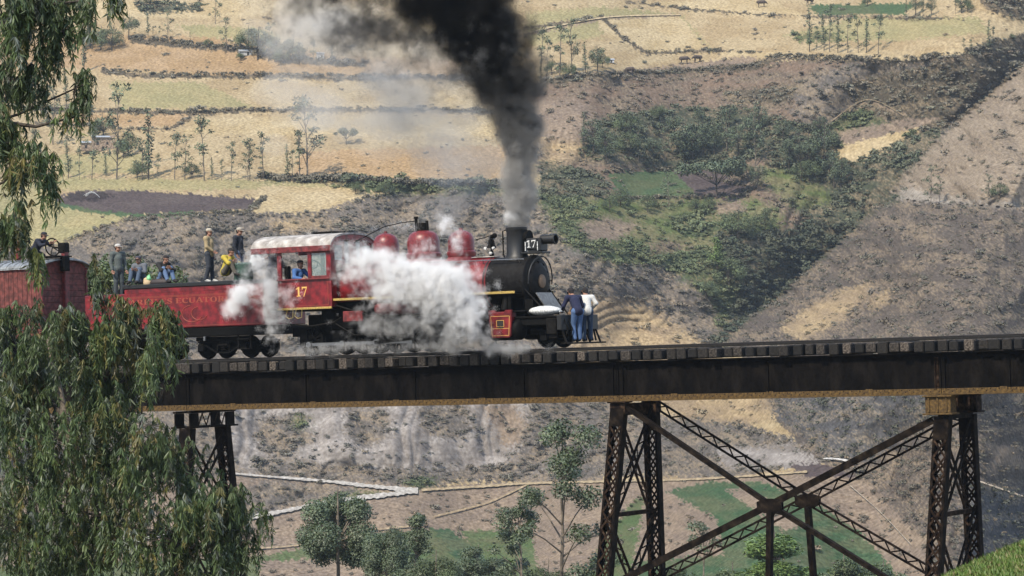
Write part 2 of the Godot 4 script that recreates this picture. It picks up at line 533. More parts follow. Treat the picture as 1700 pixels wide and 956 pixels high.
func lay_out_land() -> void:
	kind_of.resize(CW * CH)
	kind_of.fill(0)
	# upper left fields
	area(1, [-290, 60, 200, 55, 420, 66, 560, 92, 760, 100, 760, 128, 560, 130, 320, 122, 170, 112, -290, 118])
	area(2, [-290, -260, 560, -260, 560, 20, 300, 30, -290, 30])
	area(18, [290, 40, 430, 46, 470, 58, 330, 62])
	area(20, [220, 4, 330, 2, 330, 18, 240, 24])
	area(1, [190, 76, 300, 78, 350, 92, 330, 118, 240, 118, 180, 106])
	area(0, [-290, 130, 560, 134, 860, 132, 860, 300, -290, 300])
	area(2, [330, 196, 560, 190, 820, 196, 820, 226, 300, 222])
	area(18, [180, 136, 330, 136, 420, 176, 200, 180])
	area(1, [100, 190, 320, 190, 280, 210, 100, 206])
	area(1, [500, 250, 840, 240, 850, 296, 480, 296])
	area(18, [100, 255, 240, 255, 250, 285, 100, 290])
	area(18, [-290, 298, 90, 304, 560, 302, 560, 312, 90, 316, -290, 316])
	area(18, [-290, 312, 92, 312, 100, 340, 140, 352, 232, 358, 110, 402, -290, 424])
	area(3, [92, 325, 140, 314, 230, 315, 436, 330, 412, 347, 236, 353, 140, 350, 100, 338])
	area(22, [104, 325, 130, 317, 170, 317, 192, 325, 160, 333, 120, 333])
	area(2, [434, 306, 600, 312, 590, 336, 520, 352, 406, 354, 420, 336])
	# the slope under the fields
	area(5, [-290, 430, 100, 404, 215, 360, 330, 352, 420, 350, 520, 352, 600, 326, 840, 302, 900, 322, 1000, 396, 1100, 436, 1180, 496, 1200, 560, 1160, 600, 1000, 700, 1000, 800, -290, 800])
	band(8, 16, [560, 302, 640, 306, 720, 310, 840, 312, 900, 330])
	area(8, [570, 300, 840, 298, 846, 312, 700, 322, 600, 318])
	area(13, [440, 366, 520, 360, 560, 372, 470, 384])
	# right of the smoke: plateau, rim, brown slopes, ravine
	area(0, [860, -260, 1990, -260, 1990, 60, 1700, 58, 1610, 84, 1500, 98, 1300, 92, 1240, 112, 1010, 122, 860, 140])
	area(18, [870, 20, 1000, 10, 1120, 22, 990, 34, 1000, 60, 880, 76])
	area(2, [988, 28, 1132, 26, 1166, 80, 1075, 86, 1010, 62])
	area(12, [900, 126, 1060, 114, 1260, 90, 1245, 106, 1110, 122, 920, 138])
	area(4, [1340, 8, 1520, 4, 1500, 22, 1360, 24])
	area(18, [1300, 58, 1420, 28, 1620, 28, 1645, 52, 1480, 68])
	area(19, [1310, 56, 1370, 50, 1420, 66, 1330, 72])
	area(2, [1040, 4, 1270, -4, 1330, 22, 1240, 26, 1140, 12])
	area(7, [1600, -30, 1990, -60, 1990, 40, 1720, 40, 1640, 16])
	area(6, [860, 140, 1010, 124, 1250, 112, 1330, 92, 1520, 100, 1620, 90, 1990, 60, 1990, 340, 1400, 380, 1100, 440, 900, 320])
	area(12, [880, 170, 960, 160, 1010, 220, 1000, 250, 900, 265])
	area(13, [890, 225, 960, 235, 1000, 262, 900, 275])
	area(5, [1290, 150, 1400, 106, 1500, 106, 1640, 96, 1990, 80, 1990, 330, 1500, 340, 1560, 190, 1380, 230, 1300, 180])
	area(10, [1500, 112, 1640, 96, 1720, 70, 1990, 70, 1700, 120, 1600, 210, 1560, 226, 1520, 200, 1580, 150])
	area(8, [1330, 250, 1420, 268, 1510, 228, 1560, 190, 1640, 130, 1720, 70, 1640, 88, 1540, 120, 1440, 170, 1380, 200])
	area(20, [1400, 270, 1510, 226, 1560, 200, 1600, 180, 1500, 290, 1476, 330, 1420, 340])
	area(7, [1390, 140, 1560, 104, 1700, 64, 1990, 60, 1700, 112, 1600, 200, 1530, 220, 1450, 190])
	area(6, [1000, 170, 1120, 150, 1300, 150, 1330, 180, 1200, 190, 1060, 190])
	area(7, [1200, 150, 1330, 140, 1300, 170, 1220, 175])
	area(20, [990, 200, 1100, 176, 1230, 180, 1300, 200, 1270, 262, 1100, 280, 960, 262])
	area(20, [900, 265, 1000, 290, 1010, 325, 1060, 350, 960, 372, 890, 330])
	area(2, [1388, 262, 1400, 240, 1460, 216, 1526, 210, 1500, 228, 1420, 268])
	area(12, [1380, 220, 1500, 196, 1560, 196, 1526, 210, 1400, 240])
	area(20, [1290, 200, 1380, 210, 1400, 300, 1440, 330, 1400, 400, 1300, 340, 1270, 250])
	area(19, [905, 330, 1010, 330, 1250, 328, 1300, 350, 1290, 400, 1200, 420, 1100, 400, 1000, 430, 930, 380])
	area(8, [890, 325, 960, 330, 1000, 372, 1100, 425, 1180, 480, 1190, 520, 1080, 470, 930, 400])
	area(8, [1070, 420, 1300, 395, 1330, 420, 1240, 500, 1196, 560, 1150, 470])
	area(20, [1180, 380, 1300, 386, 1370, 350, 1420, 360, 1330, 440, 1210, 556, 1192, 556, 1230, 470])
	area(12, [960, 370, 1010, 360, 1060, 372, 1020, 400, 970, 396])
	area(8, [1100, 362, 1180, 350, 1230, 372, 1160, 400])
	area(12, [1180, 335, 1230, 332, 1240, 350, 1190, 356])
	area(4, [1008, 287, 1132, 280, 1166, 322, 1034, 330])
	area(3, [1112, 280, 1190, 284, 1236, 312, 1216, 326, 1160, 324])
	area(19, [1262, 276, 1332, 284, 1386, 334, 1330, 346, 1262, 304])
	area(5, [1100, 440, 1180, 496, 1200, 566, 1120, 560, 1070, 505, 960, 480, 1000, 440])
	area(13, [955, 486, 1010, 496, 1070, 506, 1150, 556, 1200, 580, 1190, 612, 940, 612])
	area(20, [1180, 575, 1196, 540, 1240, 490, 1340, 420, 1420, 355, 1480, 320, 1506, 330, 1420, 400, 1300, 500, 1214, 575])
	# banks between the fields
	band(7, 7, [171, 117, 223, 124, 320, 126, 462, 125, 560, 129, 700, 128, 860, 130])
	band(7, 8, [220, 66, 284, 72, 341, 77, 400, 82, 480, 100, 600, 106])
	band(7, 6, [30, 178, 142, 184, 228, 185, 320, 187, 409, 182, 555, 181, 700, 182, 820, 186])
	band(7, 4, [322, 189, 300, 203, 281, 213, 199, 213, 149, 208, 60, 204])
	band(18, 9, [100, 298, 300, 301, 440, 303, 600, 302])
	band(20, 7, [440, 297, 520, 300, 600, 302])
	band(7, 4, [110, 400, 160, 380, 215, 361, 330, 353, 415, 351, 440, 326])
	band(4, 5, [100, 338, 150, 350, 240, 357, 320, 352])
	band(7, 9, [900, 136, 1010, 124, 1120, 118, 1250, 110, 1290, 92, 1400, 98, 1500, 101, 1610, 86, 1700, 60, 1900, 40])
	band(7, 4, [870, 46, 1000, 28, 1030, 60, 1075, 88, 1166, 84, 1300, 90])
	band(18, 3, [1130, 26, 1160, 60, 1180, 84])
	band(7, 3, [1040, 2, 1140, 14, 1300, 26, 1600, 30])
	band(21, 3, [860, 60, 1000, 30, 1130, 24])
	band(2, 6, [1200, 88, 1350, 92, 1500, 96, 1600, 84])
	band(21, 3, [1380, 200, 1440, 166, 1500, 190])
	# below the bridge: cliff, road, valley fields
	area(9, [370, 660, 950, 640, 970, 720, 890, 786, 700, 806, 560, 792, 420, 790, 372, 760])
	area(5, [430, 690, 500, 684, 520, 730, 470, 760, 420, 740])
	area(5, [575, 680, 640, 676, 650, 720, 600, 748, 570, 720])
	area(5, [690, 674, 770, 670, 790, 712, 740, 730, 700, 712])
	area(12, [800, 672, 850, 668, 880, 720, 840, 744])
	area(8, [486, 690, 512, 690, 506, 712, 490, 712])
	area(5, [420, 762, 560, 770, 700, 780, 880, 766, 890, 786, 700, 806, 430, 792])
	area(5, [880, 660, 960, 640, 1000, 720, 940, 780, 850, 770])
	area(13, [1080, 640, 1290, 640, 1300, 690, 1240, 706, 1110, 690])
	area(5, [960, 690, 1110, 690, 1240, 704, 1330, 730, 1366, 770, 1220, 790, 1000, 792, 900, 786])
	area(9, [1190, 745, 1320, 738, 1368, 768, 1300, 776, 1200, 776])
	area(12, [-290, 800, 420, 792, 700, 806, 1000, 796, 1330, 786, 1460, 780, 1560, 900, 1560, 990, -290, 1040])
	area(5, [300, 860, 440, 795, 560, 806, 660, 818, 560, 832, 420, 856])
	area(8, [600, 812, 660, 815, 640, 826, 560, 832, 520, 836])
	area(8, [660, 796, 720, 790, 720, 806, 690, 812])
	area(11, [-290, 950, 430, 922, 520, 905, 600, 888, 730, 876, 800, 905, 860, 960, 900, 1160, -290, 1160])
	area(12, [430, 930, 560, 926, 640, 950, 600, 975, 430, 965])
	area(23, [716, 876, 745, 878, 800, 920, 850, 990, 800, 990, 750, 920])
	area(11, [760, 880, 880, 880, 900, 990, 860, 990, 820, 930])
	area(11, [980, 930, 1040, 840, 1070, 820, 1040, 990, 960, 990])
	area(23, [1104, 815, 1180, 798, 1270, 800, 1340, 826, 1425, 880, 1480, 940, 1500, 1160, 1000, 1160, 1060, 930, 1200, 920, 1190, 860])
	area(12, [1200, 810, 1240, 812, 1340, 870, 1300, 880])
	area(3, [1310, 772, 1460, 772, 1470, 790, 1340, 792])
	area(12, [1360, 816, 1440, 806, 1480, 800, 1560, 880, 1560, 960, 1480, 930, 1425, 876])
	band(14, 5, [250, 892, 330, 876, 440, 855, 560, 832, 650, 822, 692, 815], 8)
	band(14, 6, [692, 814, 650, 812, 600, 807])
	band(14, 4, [600, 807, 550, 801, 440, 792, 380, 786])
	band(21, 5, [720, 813, 800, 808, 880, 803, 1000, 800, 1160, 796, 1330, 784])
	band(21, 4, [880, 803, 840, 822, 800, 838, 720, 858])
	band(21, 3, [400, 912, 500, 905, 590, 884, 680, 874])
	band(14, 3, [1366, 762, 1400, 764, 1412, 767])
	band(21, 2, [1410, 806, 1460, 850, 1510, 900])
	band(17, 3, [1620, 800, 1660, 812, 1700, 826])
	# the spur on the right
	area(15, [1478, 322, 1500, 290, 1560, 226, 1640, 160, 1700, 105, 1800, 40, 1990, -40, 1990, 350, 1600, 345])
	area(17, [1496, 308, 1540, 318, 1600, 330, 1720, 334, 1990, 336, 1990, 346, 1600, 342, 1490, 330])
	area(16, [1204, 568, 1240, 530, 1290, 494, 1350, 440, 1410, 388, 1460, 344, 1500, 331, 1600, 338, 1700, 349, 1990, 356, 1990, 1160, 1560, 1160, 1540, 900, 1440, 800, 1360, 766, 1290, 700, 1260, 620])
	area(13, [1290, 548, 1330, 514, 1390, 482, 1450, 466, 1440, 486, 1400, 530, 1330, 566])
	area(13, [1450, 488, 1480, 478, 1476, 500, 1440, 516])
	area(10, [1276, 664, 1330, 655, 1500, 650, 1560, 650, 1560, 690, 1440, 764, 1376, 760, 1340, 730, 1290, 692])
	area(12, [1636, 735, 1690, 742, 1700, 770, 1650, 772])
	area(10, [1600, 800, 1760, 820, 1760, 1000, 1600, 960])


# outlines of the two shoulders of the spur, each with the ground below it
var SPUR := PackedVector2Array([Vector2(1478, 322), Vector2(1500, 290), Vector2(1560, 226), Vector2(1640, 160), Vector2(1700, 105), Vector2(1800, 40), Vector2(2050, -80), Vector2(2050, 1300), Vector2(640, 1300), Vector2(760, 960), Vector2(930, 800), Vector2(1120, 660), Vector2(1204, 568), Vector2(1290, 494), Vector2(1410, 388)])
var SPUR_LOW := PackedVector2Array([Vector2(1204, 568), Vector2(1240, 530), Vector2(1290, 494), Vector2(1350, 440), Vector2(1410, 388), Vector2(1460, 344), Vector2(1500, 331), Vector2(1600, 338), Vector2(1700, 349), Vector2(2050, 360), Vector2(2050, 1300), Vector2(840, 1300), Vector2(960, 960), Vector2(1080, 800), Vector2(1180, 640)])


func col_x(x: int) -> float:
	if x < GEDGE: return GX0 - (GEDGE - x) * 12.0
	if x > GEDGE + GFINE: return GX0 + GFINE * GSTEP + (x - GEDGE - GFINE) * 12.0
	return GX0 + (x - GEDGE) * GSTEP


func row_y(y: int) -> float:
	return GY0 - (GTOP - y) * 10.0 if y < GTOP else GY0 + (y - GTOP) * GSTEP


func kind_at(x: float, y: float) -> int:
	return kind_of[clampi(int((y - CY0) * 0.5), 0, CH - 1) * CW + clampi(int((x - CX0) * 0.5), 0, CW - 1)]


func smooth_rows(a: PackedFloat32Array, w: int, h: int, r: int) -> PackedFloat32Array:
	var out := PackedFloat32Array()
	out.resize(a.size())
	var k := 1.0 / (2 * r + 1)
	for y in h:
		var o := y * w
		var t := 0.0
		for x in range(-r, r + 1): t += a[o + clampi(x, 0, w - 1)]
		for x in w:
			out[o + x] = t * k
			t += a[o + mini(x + r + 1, w - 1)] - a[o + maxi(x - r, 0)]
	return out


func smooth_columns(a: PackedFloat32Array, w: int, h: int, r: int) -> PackedFloat32Array:
	var out := PackedFloat32Array()
	out.resize(a.size())
	var k := 1.0 / (2 * r + 1)
	for x in w:
		var t := 0.0
		for y in range(-r, r + 1): t += a[clampi(y, 0, h - 1) * w + x]
		for y in h:
			out[y * w + x] = t * k
			t += a[mini(y + r + 1, h - 1) * w + x] - a[maxi(y - r, 0) * w + x]
	return out


func share_of(kinds: PackedByteArray, own: Array) -> PackedFloat32Array:   # how much of the ground about each point is of these classes
	var is_own := PackedByteArray()
	is_own.resize(256)
	for k in own: is_own[k] = 1
	var a := PackedFloat32Array()
	a.resize(GW * GH)
	for i in GW * GH: a[i] = is_own[kinds[i]]
	return smooth_columns(smooth_rows(a, GW, GH, 12), GW, GH, 9)


func rise_from_edge(inside: PackedByteArray, reach: float) -> PackedFloat32Array:   # 0 at the edge of a mask to 1 well inside, rounded like a hilltop
	var d := PackedFloat32Array()
	d.resize(GW * GH)
	for i in GW * GH: d[i] = 1e4 if inside[i] else 0.0
	for y in range(1, GH):
		for x in range(1, GW - 1):
			var i := y * GW + x
			if d[i] > 0: d[i] = minf(d[i], minf(minf(d[i - 1], d[i - GW]) + 1.0, minf(d[i - GW - 1], d[i - GW + 1]) + 1.41))
	for y in range(GH - 2, -1, -1):
		for x in range(GW - 2, 0, -1):
			var i := y * GW + x
			if d[i] > 0: d[i] = minf(d[i], minf(minf(d[i + 1], d[i + GW]) + 1.0, minf(d[i + GW - 1], d[i + GW + 1]) + 1.41))
	for i in GW * GH: d[i] = sqrt(minf(1.0, d[i] * GSTEP / reach))
	return d


func build_land() -> void:
	lay_out_land()
	var n1 := FastNoiseLite.new()
	n1.seed = 5; n1.noise_type = FastNoiseLite.TYPE_SIMPLEX_SMOOTH; n1.frequency = 0.012; n1.fractal_octaves = 5; n1.fractal_gain = 0.55
	var n2 := FastNoiseLite.new()
	n2.seed = 9; n2.noise_type = FastNoiseLite.TYPE_SIMPLEX; n2.frequency = 0.09; n2.fractal_octaves = 3; n2.fractal_gain = 0.6
	var n3 := FastNoiseLite.new()
	n3.seed = 21; n3.noise_type = FastNoiseLite.TYPE_SIMPLEX_SMOOTH; n3.frequency = 0.022; n3.fractal_type = FastNoiseLite.FRACTAL_RIDGED; n3.fractal_octaves = 2
	var nr := FastNoiseLite.new()
	nr.seed = 15; nr.noise_type = FastNoiseLite.TYPE_SIMPLEX_SMOOTH; nr.frequency = 0.014; nr.fractal_octaves = 3; nr.fractal_gain = 0.4
	var n0 := FastNoiseLite.new()
	n0.seed = 25; n0.noise_type = FastNoiseLite.TYPE_SIMPLEX_SMOOTH; n0.frequency = 0.0028; n0.fractal_type = FastNoiseLite.FRACTAL_NONE
	var slope := PackedFloat32Array()
	slope.resize(GW * GH)
	var rough := PackedFloat32Array()
	rough.resize(GW * GH)
	var kinds := PackedByteArray()
	kinds.resize(GW * GH)
	var spur := PackedByteArray()
	spur.resize(GW * GH)
	var spur_low := PackedByteArray()
	spur_low.resize(GW * GH)
	for y in GH:
		var py := row_y(y)
		for x in GW:
			var px := col_x(x)
			var i := y * GW + x
			var k0 := kind_at(px, py)
			var soft := 0.5 if k0 in [14, 21] else 1.6 if k0 in [7, 3, 4, 2] else 12.0 if k0 in [8, 19, 20, 6, 13, 9, 5] else 5.0
			var k := kind_at(px + n2.get_noise_2d(px, py * 2) * soft * 1.6, py + n2.get_noise_2d(px + 999, py * 2) * soft)
			kinds[i] = k
			slope[i] = land_kinds[k][3]
			rough[i] = land_kinds[k][5]
			var at := Vector2(px + n2.get_noise_2d(px, py * 2) * 7.0, py + n2.get_noise_2d(px + 999, py * 2) * 4.0)
			if px > 600:
				spur[i] = 1 if Geometry2D.is_point_in_polygon(at, SPUR) else 0
				spur_low[i] = 1 if Geometry2D.is_point_in_polygon(at, SPUR_LOW) else 0
	var on_cliff := share_of(kinds, [9, 10, 17])
	var on_slope := share_of(kinds, [5, 6, 20, 8, 13, 7, 19])
	var on_spur := share_of(kinds, [15, 16])
	rough = smooth_columns(smooth_rows(rough, GW, GH, 9), GW, GH, 7)
	slope = smooth_rows(slope, GW, GH, 36)
	slope = smooth_rows(slope, GW, GH, 36)
	var up_all := rise_from_edge(spur, 260.0)
	var up_low := rise_from_edge(spur_low, 220.0)
	var not_spur := PackedByteArray()
	not_spur.resize(GW * GH)
	for i in GW * GH: not_spur[i] = 1 - spur[i]
	var away := rise_from_edge(not_spur, 280.0)     # the ravine that runs along the foot of the spur
	up_all = smooth_rows(up_all, GW, GH, 1)
	up_low = smooth_rows(up_low, GW, GH, 1)
	var depth := PackedFloat32Array()
	depth.resize(GW * GH)
	for x in GW:
		var z := 430.0
		for y in range(GH - 1, -1, -1):
			var th := (478.0 - row_y(y)) / F
			z *= exp((row_y(y + 1) - row_y(y)) / F / maxf(0.07, slope[y * GW + x] - th))
			depth[y * GW + x] = z
	land_at.resize(GW * GH)
	for y in GH:
		var py := row_y(y)
		for x in GW:
			var px := col_x(x)
			var i := y * GW + x
			var k := kinds[i]
			var dz := 1.0 + rough[i] * 0.35 * nr.get_noise_2d(px * 1.3, py * 2.0)
			dz += 0.016 * n0.get_noise_2d(px, py * 1.2)
			var warp := n0.get_noise_2d(px * 3.0, py * 3.0) * 28.0
			if on_cliff[i] > 0.01: dz += on_cliff[i] * 0.0030 * n3.get_noise_2d(px * 0.6 + warp * 0.3 + 40.0, py * 0.12)
			if on_slope[i] > 0.01: dz += on_slope[i] * (0.0022 * n3.get_noise_2d(px * 0.34 + py * 0.16 + warp, py * 0.08 - px * 0.03) + 0.010 * n3.get_noise_2d(px * 0.13 + py * 0.06 + 90, py * 0.035))
			if on_spur[i] > 0.01: dz += on_spur[i] * (0.0009 * n3.get_noise_2d(px * 0.30 - py * 0.14 + 300 + warp, py * 0.08 + px * 0.03) + 0.011 * n3.get_noise_2d(px * 0.11 - py * 0.06 + 300 + warp * 0.6, py * 0.035))
			var z := depth[i] * dz * (1.0 - 0.13 * up_all[i] - 0.14 * up_low[i]) * (1.0 + 0.056 * pow(1.0 - away[i] * away[i], 2.0) * clampf((610.0 - py) / 90.0, 0.0, 1.0))
			land_at[i] = W(px, py, z)
	# colours
	var cols := PackedColorArray()
	cols.resize(GW * GH)
	var norms := PackedVector3Array()
	norms.resize(GW * GH)
	for y in GH:
		var py := row_y(y)
		for x in GW:
			var px := col_x(x)
			var i := y * GW + x
			var k := kinds[i]
			var a: Color = land_kinds[k][1]
			var c: Color = land_kinds[k][2]
			var big := n1.get_noise_2d(px * 0.9 + 77, py * 2.8) * 1.25
			var fine := n2.get_noise_2d(px * 2.3, py * 4.2)
			var t := clampf(0.5 + big * 1.5 + fine * 0.45, 0, 1)
			var q := a.lerp(c, t)
			if k in [5, 6, 8, 9, 10, 12, 13, 15, 16, 17, 19, 20]:
				# one sort of ground straggles into the next
				var k2 := kind_at(px + n2.get_noise_2d(px * 2.0 + 300, py * 3.0) * 26.0, py + n2.get_noise_2d(px * 2.0 + 700, py * 3.0) * 14.0)
				if k2 in [5, 6, 8, 9, 10, 12, 13, 15, 16, 17, 19, 20]: q = q.lerp((land_kinds[k2][1] as Color).lerp(land_kinds[k2][2], t), 0.5)
			if k in [5, 6, 8, 15, 16, 13, 20, 7, 10]:
				q = q * (1.0 + fine * 0.38)
				if fine + big * 0.8 > 0.36: q = q.lerp(Color(.30, .235, .15), 0.4)
			elif k == 9 or k == 17:
				var g := n3.get_noise_2d(px * 1.3 + fine * 6.0, py * 0.3)
				q = q * (0.97 + g * 0.10 + fine * 0.22)
			elif k == 3:
				q = q * (1.0 + 0.12 * fine)
			elif k in [0, 1, 2, 18]:
				# mown rows, hummocks and tufts
				var streak := n2.get_noise_2d(px * 0.45 + 50, py * 4.5)
				q = q * (1.0 + 0.07 * streak + 0.13 * fine)
				if fine > 0.36: q = q * 0.82
			else:
				q = q * (1.0 + 0.2 * fine)
			q.a = 1.0
			cols[i] = q
			var l := land_at[y * GW + maxi(x - 1, 0)]
			var r := land_at[y * GW + mini(x + 1, GW - 1)]
			var u := land_at[maxi(y - 1, 0) * GW + x]
			var d := land_at[mini(y + 1, GH - 1) * GW + x]
			norms[i] = (r - l).cross(u - d).normalized()
	# one piece of the setting for each sort of ground
	var names := {}
	for k in land_kinds.size():
		var nm: String = land_kinds[k][0]
		if not names.has(nm): names[nm] = []
		names[nm].append(k)
	for nm in names:
		var own: Array = names[nm]
		var is_own := PackedByteArray()
		is_own.resize(256)
		for k in own: is_own[k] = 1
		var m := MB.new()
		m.tinted = true
		var to := PackedInt32Array()
		to.resize(GW * GH)
		to.fill(-1)
		for y in GH - 1:
			for x in GW - 1:
				var i := y * GW + x
				if is_own[kinds[i]] == 0: continue
				for j in [i, i + 1, i + GW, i + GW + 1]:
					if to[j] < 0:
						to[j] = m.v.size()
						m.v.append(land_at[j]); m.n.append(norms[j]); m.c.append(cols[j])
				m.idx.append_array([to[i], to[i + 1], to[i + GW + 1], to[i], to[i + GW + 1], to[i + GW]])
		var o := part(nm, m, M.land)
		o.set_meta("kind", "structure")


func ribbon(called: String, pts: Array, w0: float, w1: float, tone: Color) -> void:   # a road bed that follows the ground
	var c := Curve2D.new()
	for i in range(0, pts.size(), 2):
		var p := Vector2(pts[i], pts[i + 1])
		var a := Vector2(pts[maxi(i - 2, 0)], pts[maxi(i - 2, 0) + 1])
		var b := Vector2(pts[mini(i + 2, pts.size() - 2)], pts[mini(i + 2, pts.size() - 2) + 1])
		c.add_point(p, (a - b) * .17, (b - a) * .17)
	var l := c.get_baked_length()
	var n := int(l / 3.0)
	var m := MB.new()
	m.tinted = true
	for i in n + 1:
		var t := float(i) / n
		var p := c.sample_baked(l * t)
		var w := lerpf(w0, w1, t) * .5 * (1.0 + .2 * sin(i * 1.7) + .16 * sin(i * .63) + .12 * sin(i * .21))
		for sg in [-1.0, 1.0]:
			var q := ground(p.x, p.y + w * sg)
			m.col = tone * (1.0 + .08 * sin(i * 2.3 + sg))
			m.put(q + q.normalized() * -.6 + Vector3(0, .1, 0), Vector3(0, .94, .34))
		if i:
			var k := (i - 1) * 2
			if float(pts[-2]) > float(pts[0]): m.idx.append_array([k, k + 2, k + 3, k, k + 3, k + 1])
			else: m.idx.append_array([k, k + 3, k + 2, k, k + 1, k + 3])
	part(called, m, M.land).set_meta("kind", "structure")


func build_roads() -> void:
	var pale := Color(.40, .38, .35)
	ribbon("road", [240, 894, 330, 876, 440, 855, 560, 832, 650, 821, 694, 815], 5.0, 7.5, pale)
	ribbon("road", [694, 815, 650, 811, 600, 806, 550, 800, 440, 791, 370, 785], 7.0, 2.0, pale)
	ribbon("dirt_track", [700, 814, 800, 808, 880, 803, 1000, 800, 1160, 796, 1340, 784], 3.5, 3.0, Color(.36, .29, .19))
	ribbon("dirt_track", [880, 803, 840, 822, 800, 838, 720, 858], 2.5, 2.0, Color(.33, .26, .17))
	ribbon("dirt_track", [400, 912, 500, 905, 590, 884, 680, 874], 2.0, 2.0, Color(.34, .27, .18))
	ribbon("road", [1366, 762, 1390, 763, 1414, 767], 2.0, 3.0, Color(.55, .54, .52))
	ribbon("dirt_track", [1410, 806, 1460, 850, 1512, 905], 1.5, 1.5, Color(.36, .31, .25))
	ribbon("dirt_track", [1620, 798, 1660, 812, 1720, 832], 2.0, 2.5, Color(.38, .33, .27))
	ribbon("dirt_track", [1382, 200, 1440, 166, 1500, 192], 2.0, 1.5, Color(.24, .19, .13))
	ribbon("dirt_track", [870, 56, 1000, 30, 1130, 25], 2.0, 2.0, Color(.42, .34, .22))


func ground(px: float, py: float) -> Vector3:
	var x := clampf((px - GX0) / GSTEP + GEDGE, 0, GW - 2)
	var y := clampf((py - GY0) / GSTEP + GTOP, 0, GH - 2)
	var i := int(y) * GW + int(x)
	var fx := x - int(x)
	var fy := y - int(y)
	return land_at[i].lerp(land_at[i + 1], fx).lerp(land_at[i + GW].lerp(land_at[i + GW + 1], fx), fy)


# ---------- scrub ----------
func clump(sd: int, count: int, size: float, flat := 0.75, tone := 0.0) -> ArrayMesh:   # a unit-sized bush of small leaf faces
	var rng := RandomNumberGenerator.new()
	rng.seed = sd
	var m := MB.new()
	m.tinted = true
	var knots: Array[Vector3] = []
	for i in 5: knots.append(Vector3(rng.randf_range(-.55, .55), rng.randf_range(.2, .7), rng.randf_range(-.55, .55)))
	for i in count:
		var d := Vector3(rng.randfn(), rng.randfn(), rng.randfn()).normalized()
		var p: Vector3 = knots[rng.randi() % 5] + d * Vector3(.42, .36 * flat, .42) * sqrt(rng.randf())
		if p.y < 0: p.y = -p.y
		var a := Vector3(rng.randfn(), rng.randfn(), rng.randfn()).normalized()
		var b := a.cross(d).normalized()
		var s := size * rng.randf_range(.5, 1.3)
		var w := rng.randf_range(0.7, 1.25)
		m.col = Color(w, w, w * rng.randf_range(.85, 1.05))
		var nn := (d * .6 + Vector3.UP).normalized()
		if a.cross(b).dot(nn) > 0: b = -b
		var k := m.put(p + a * s, nn)
		m.put(p - a * s * .6 + b * s * .6, nn); m.put(p - a * s * .6 - b * s * .6, nn)
		m.idx.append_array([k, k + 1, k + 2])
	return m.mesh()


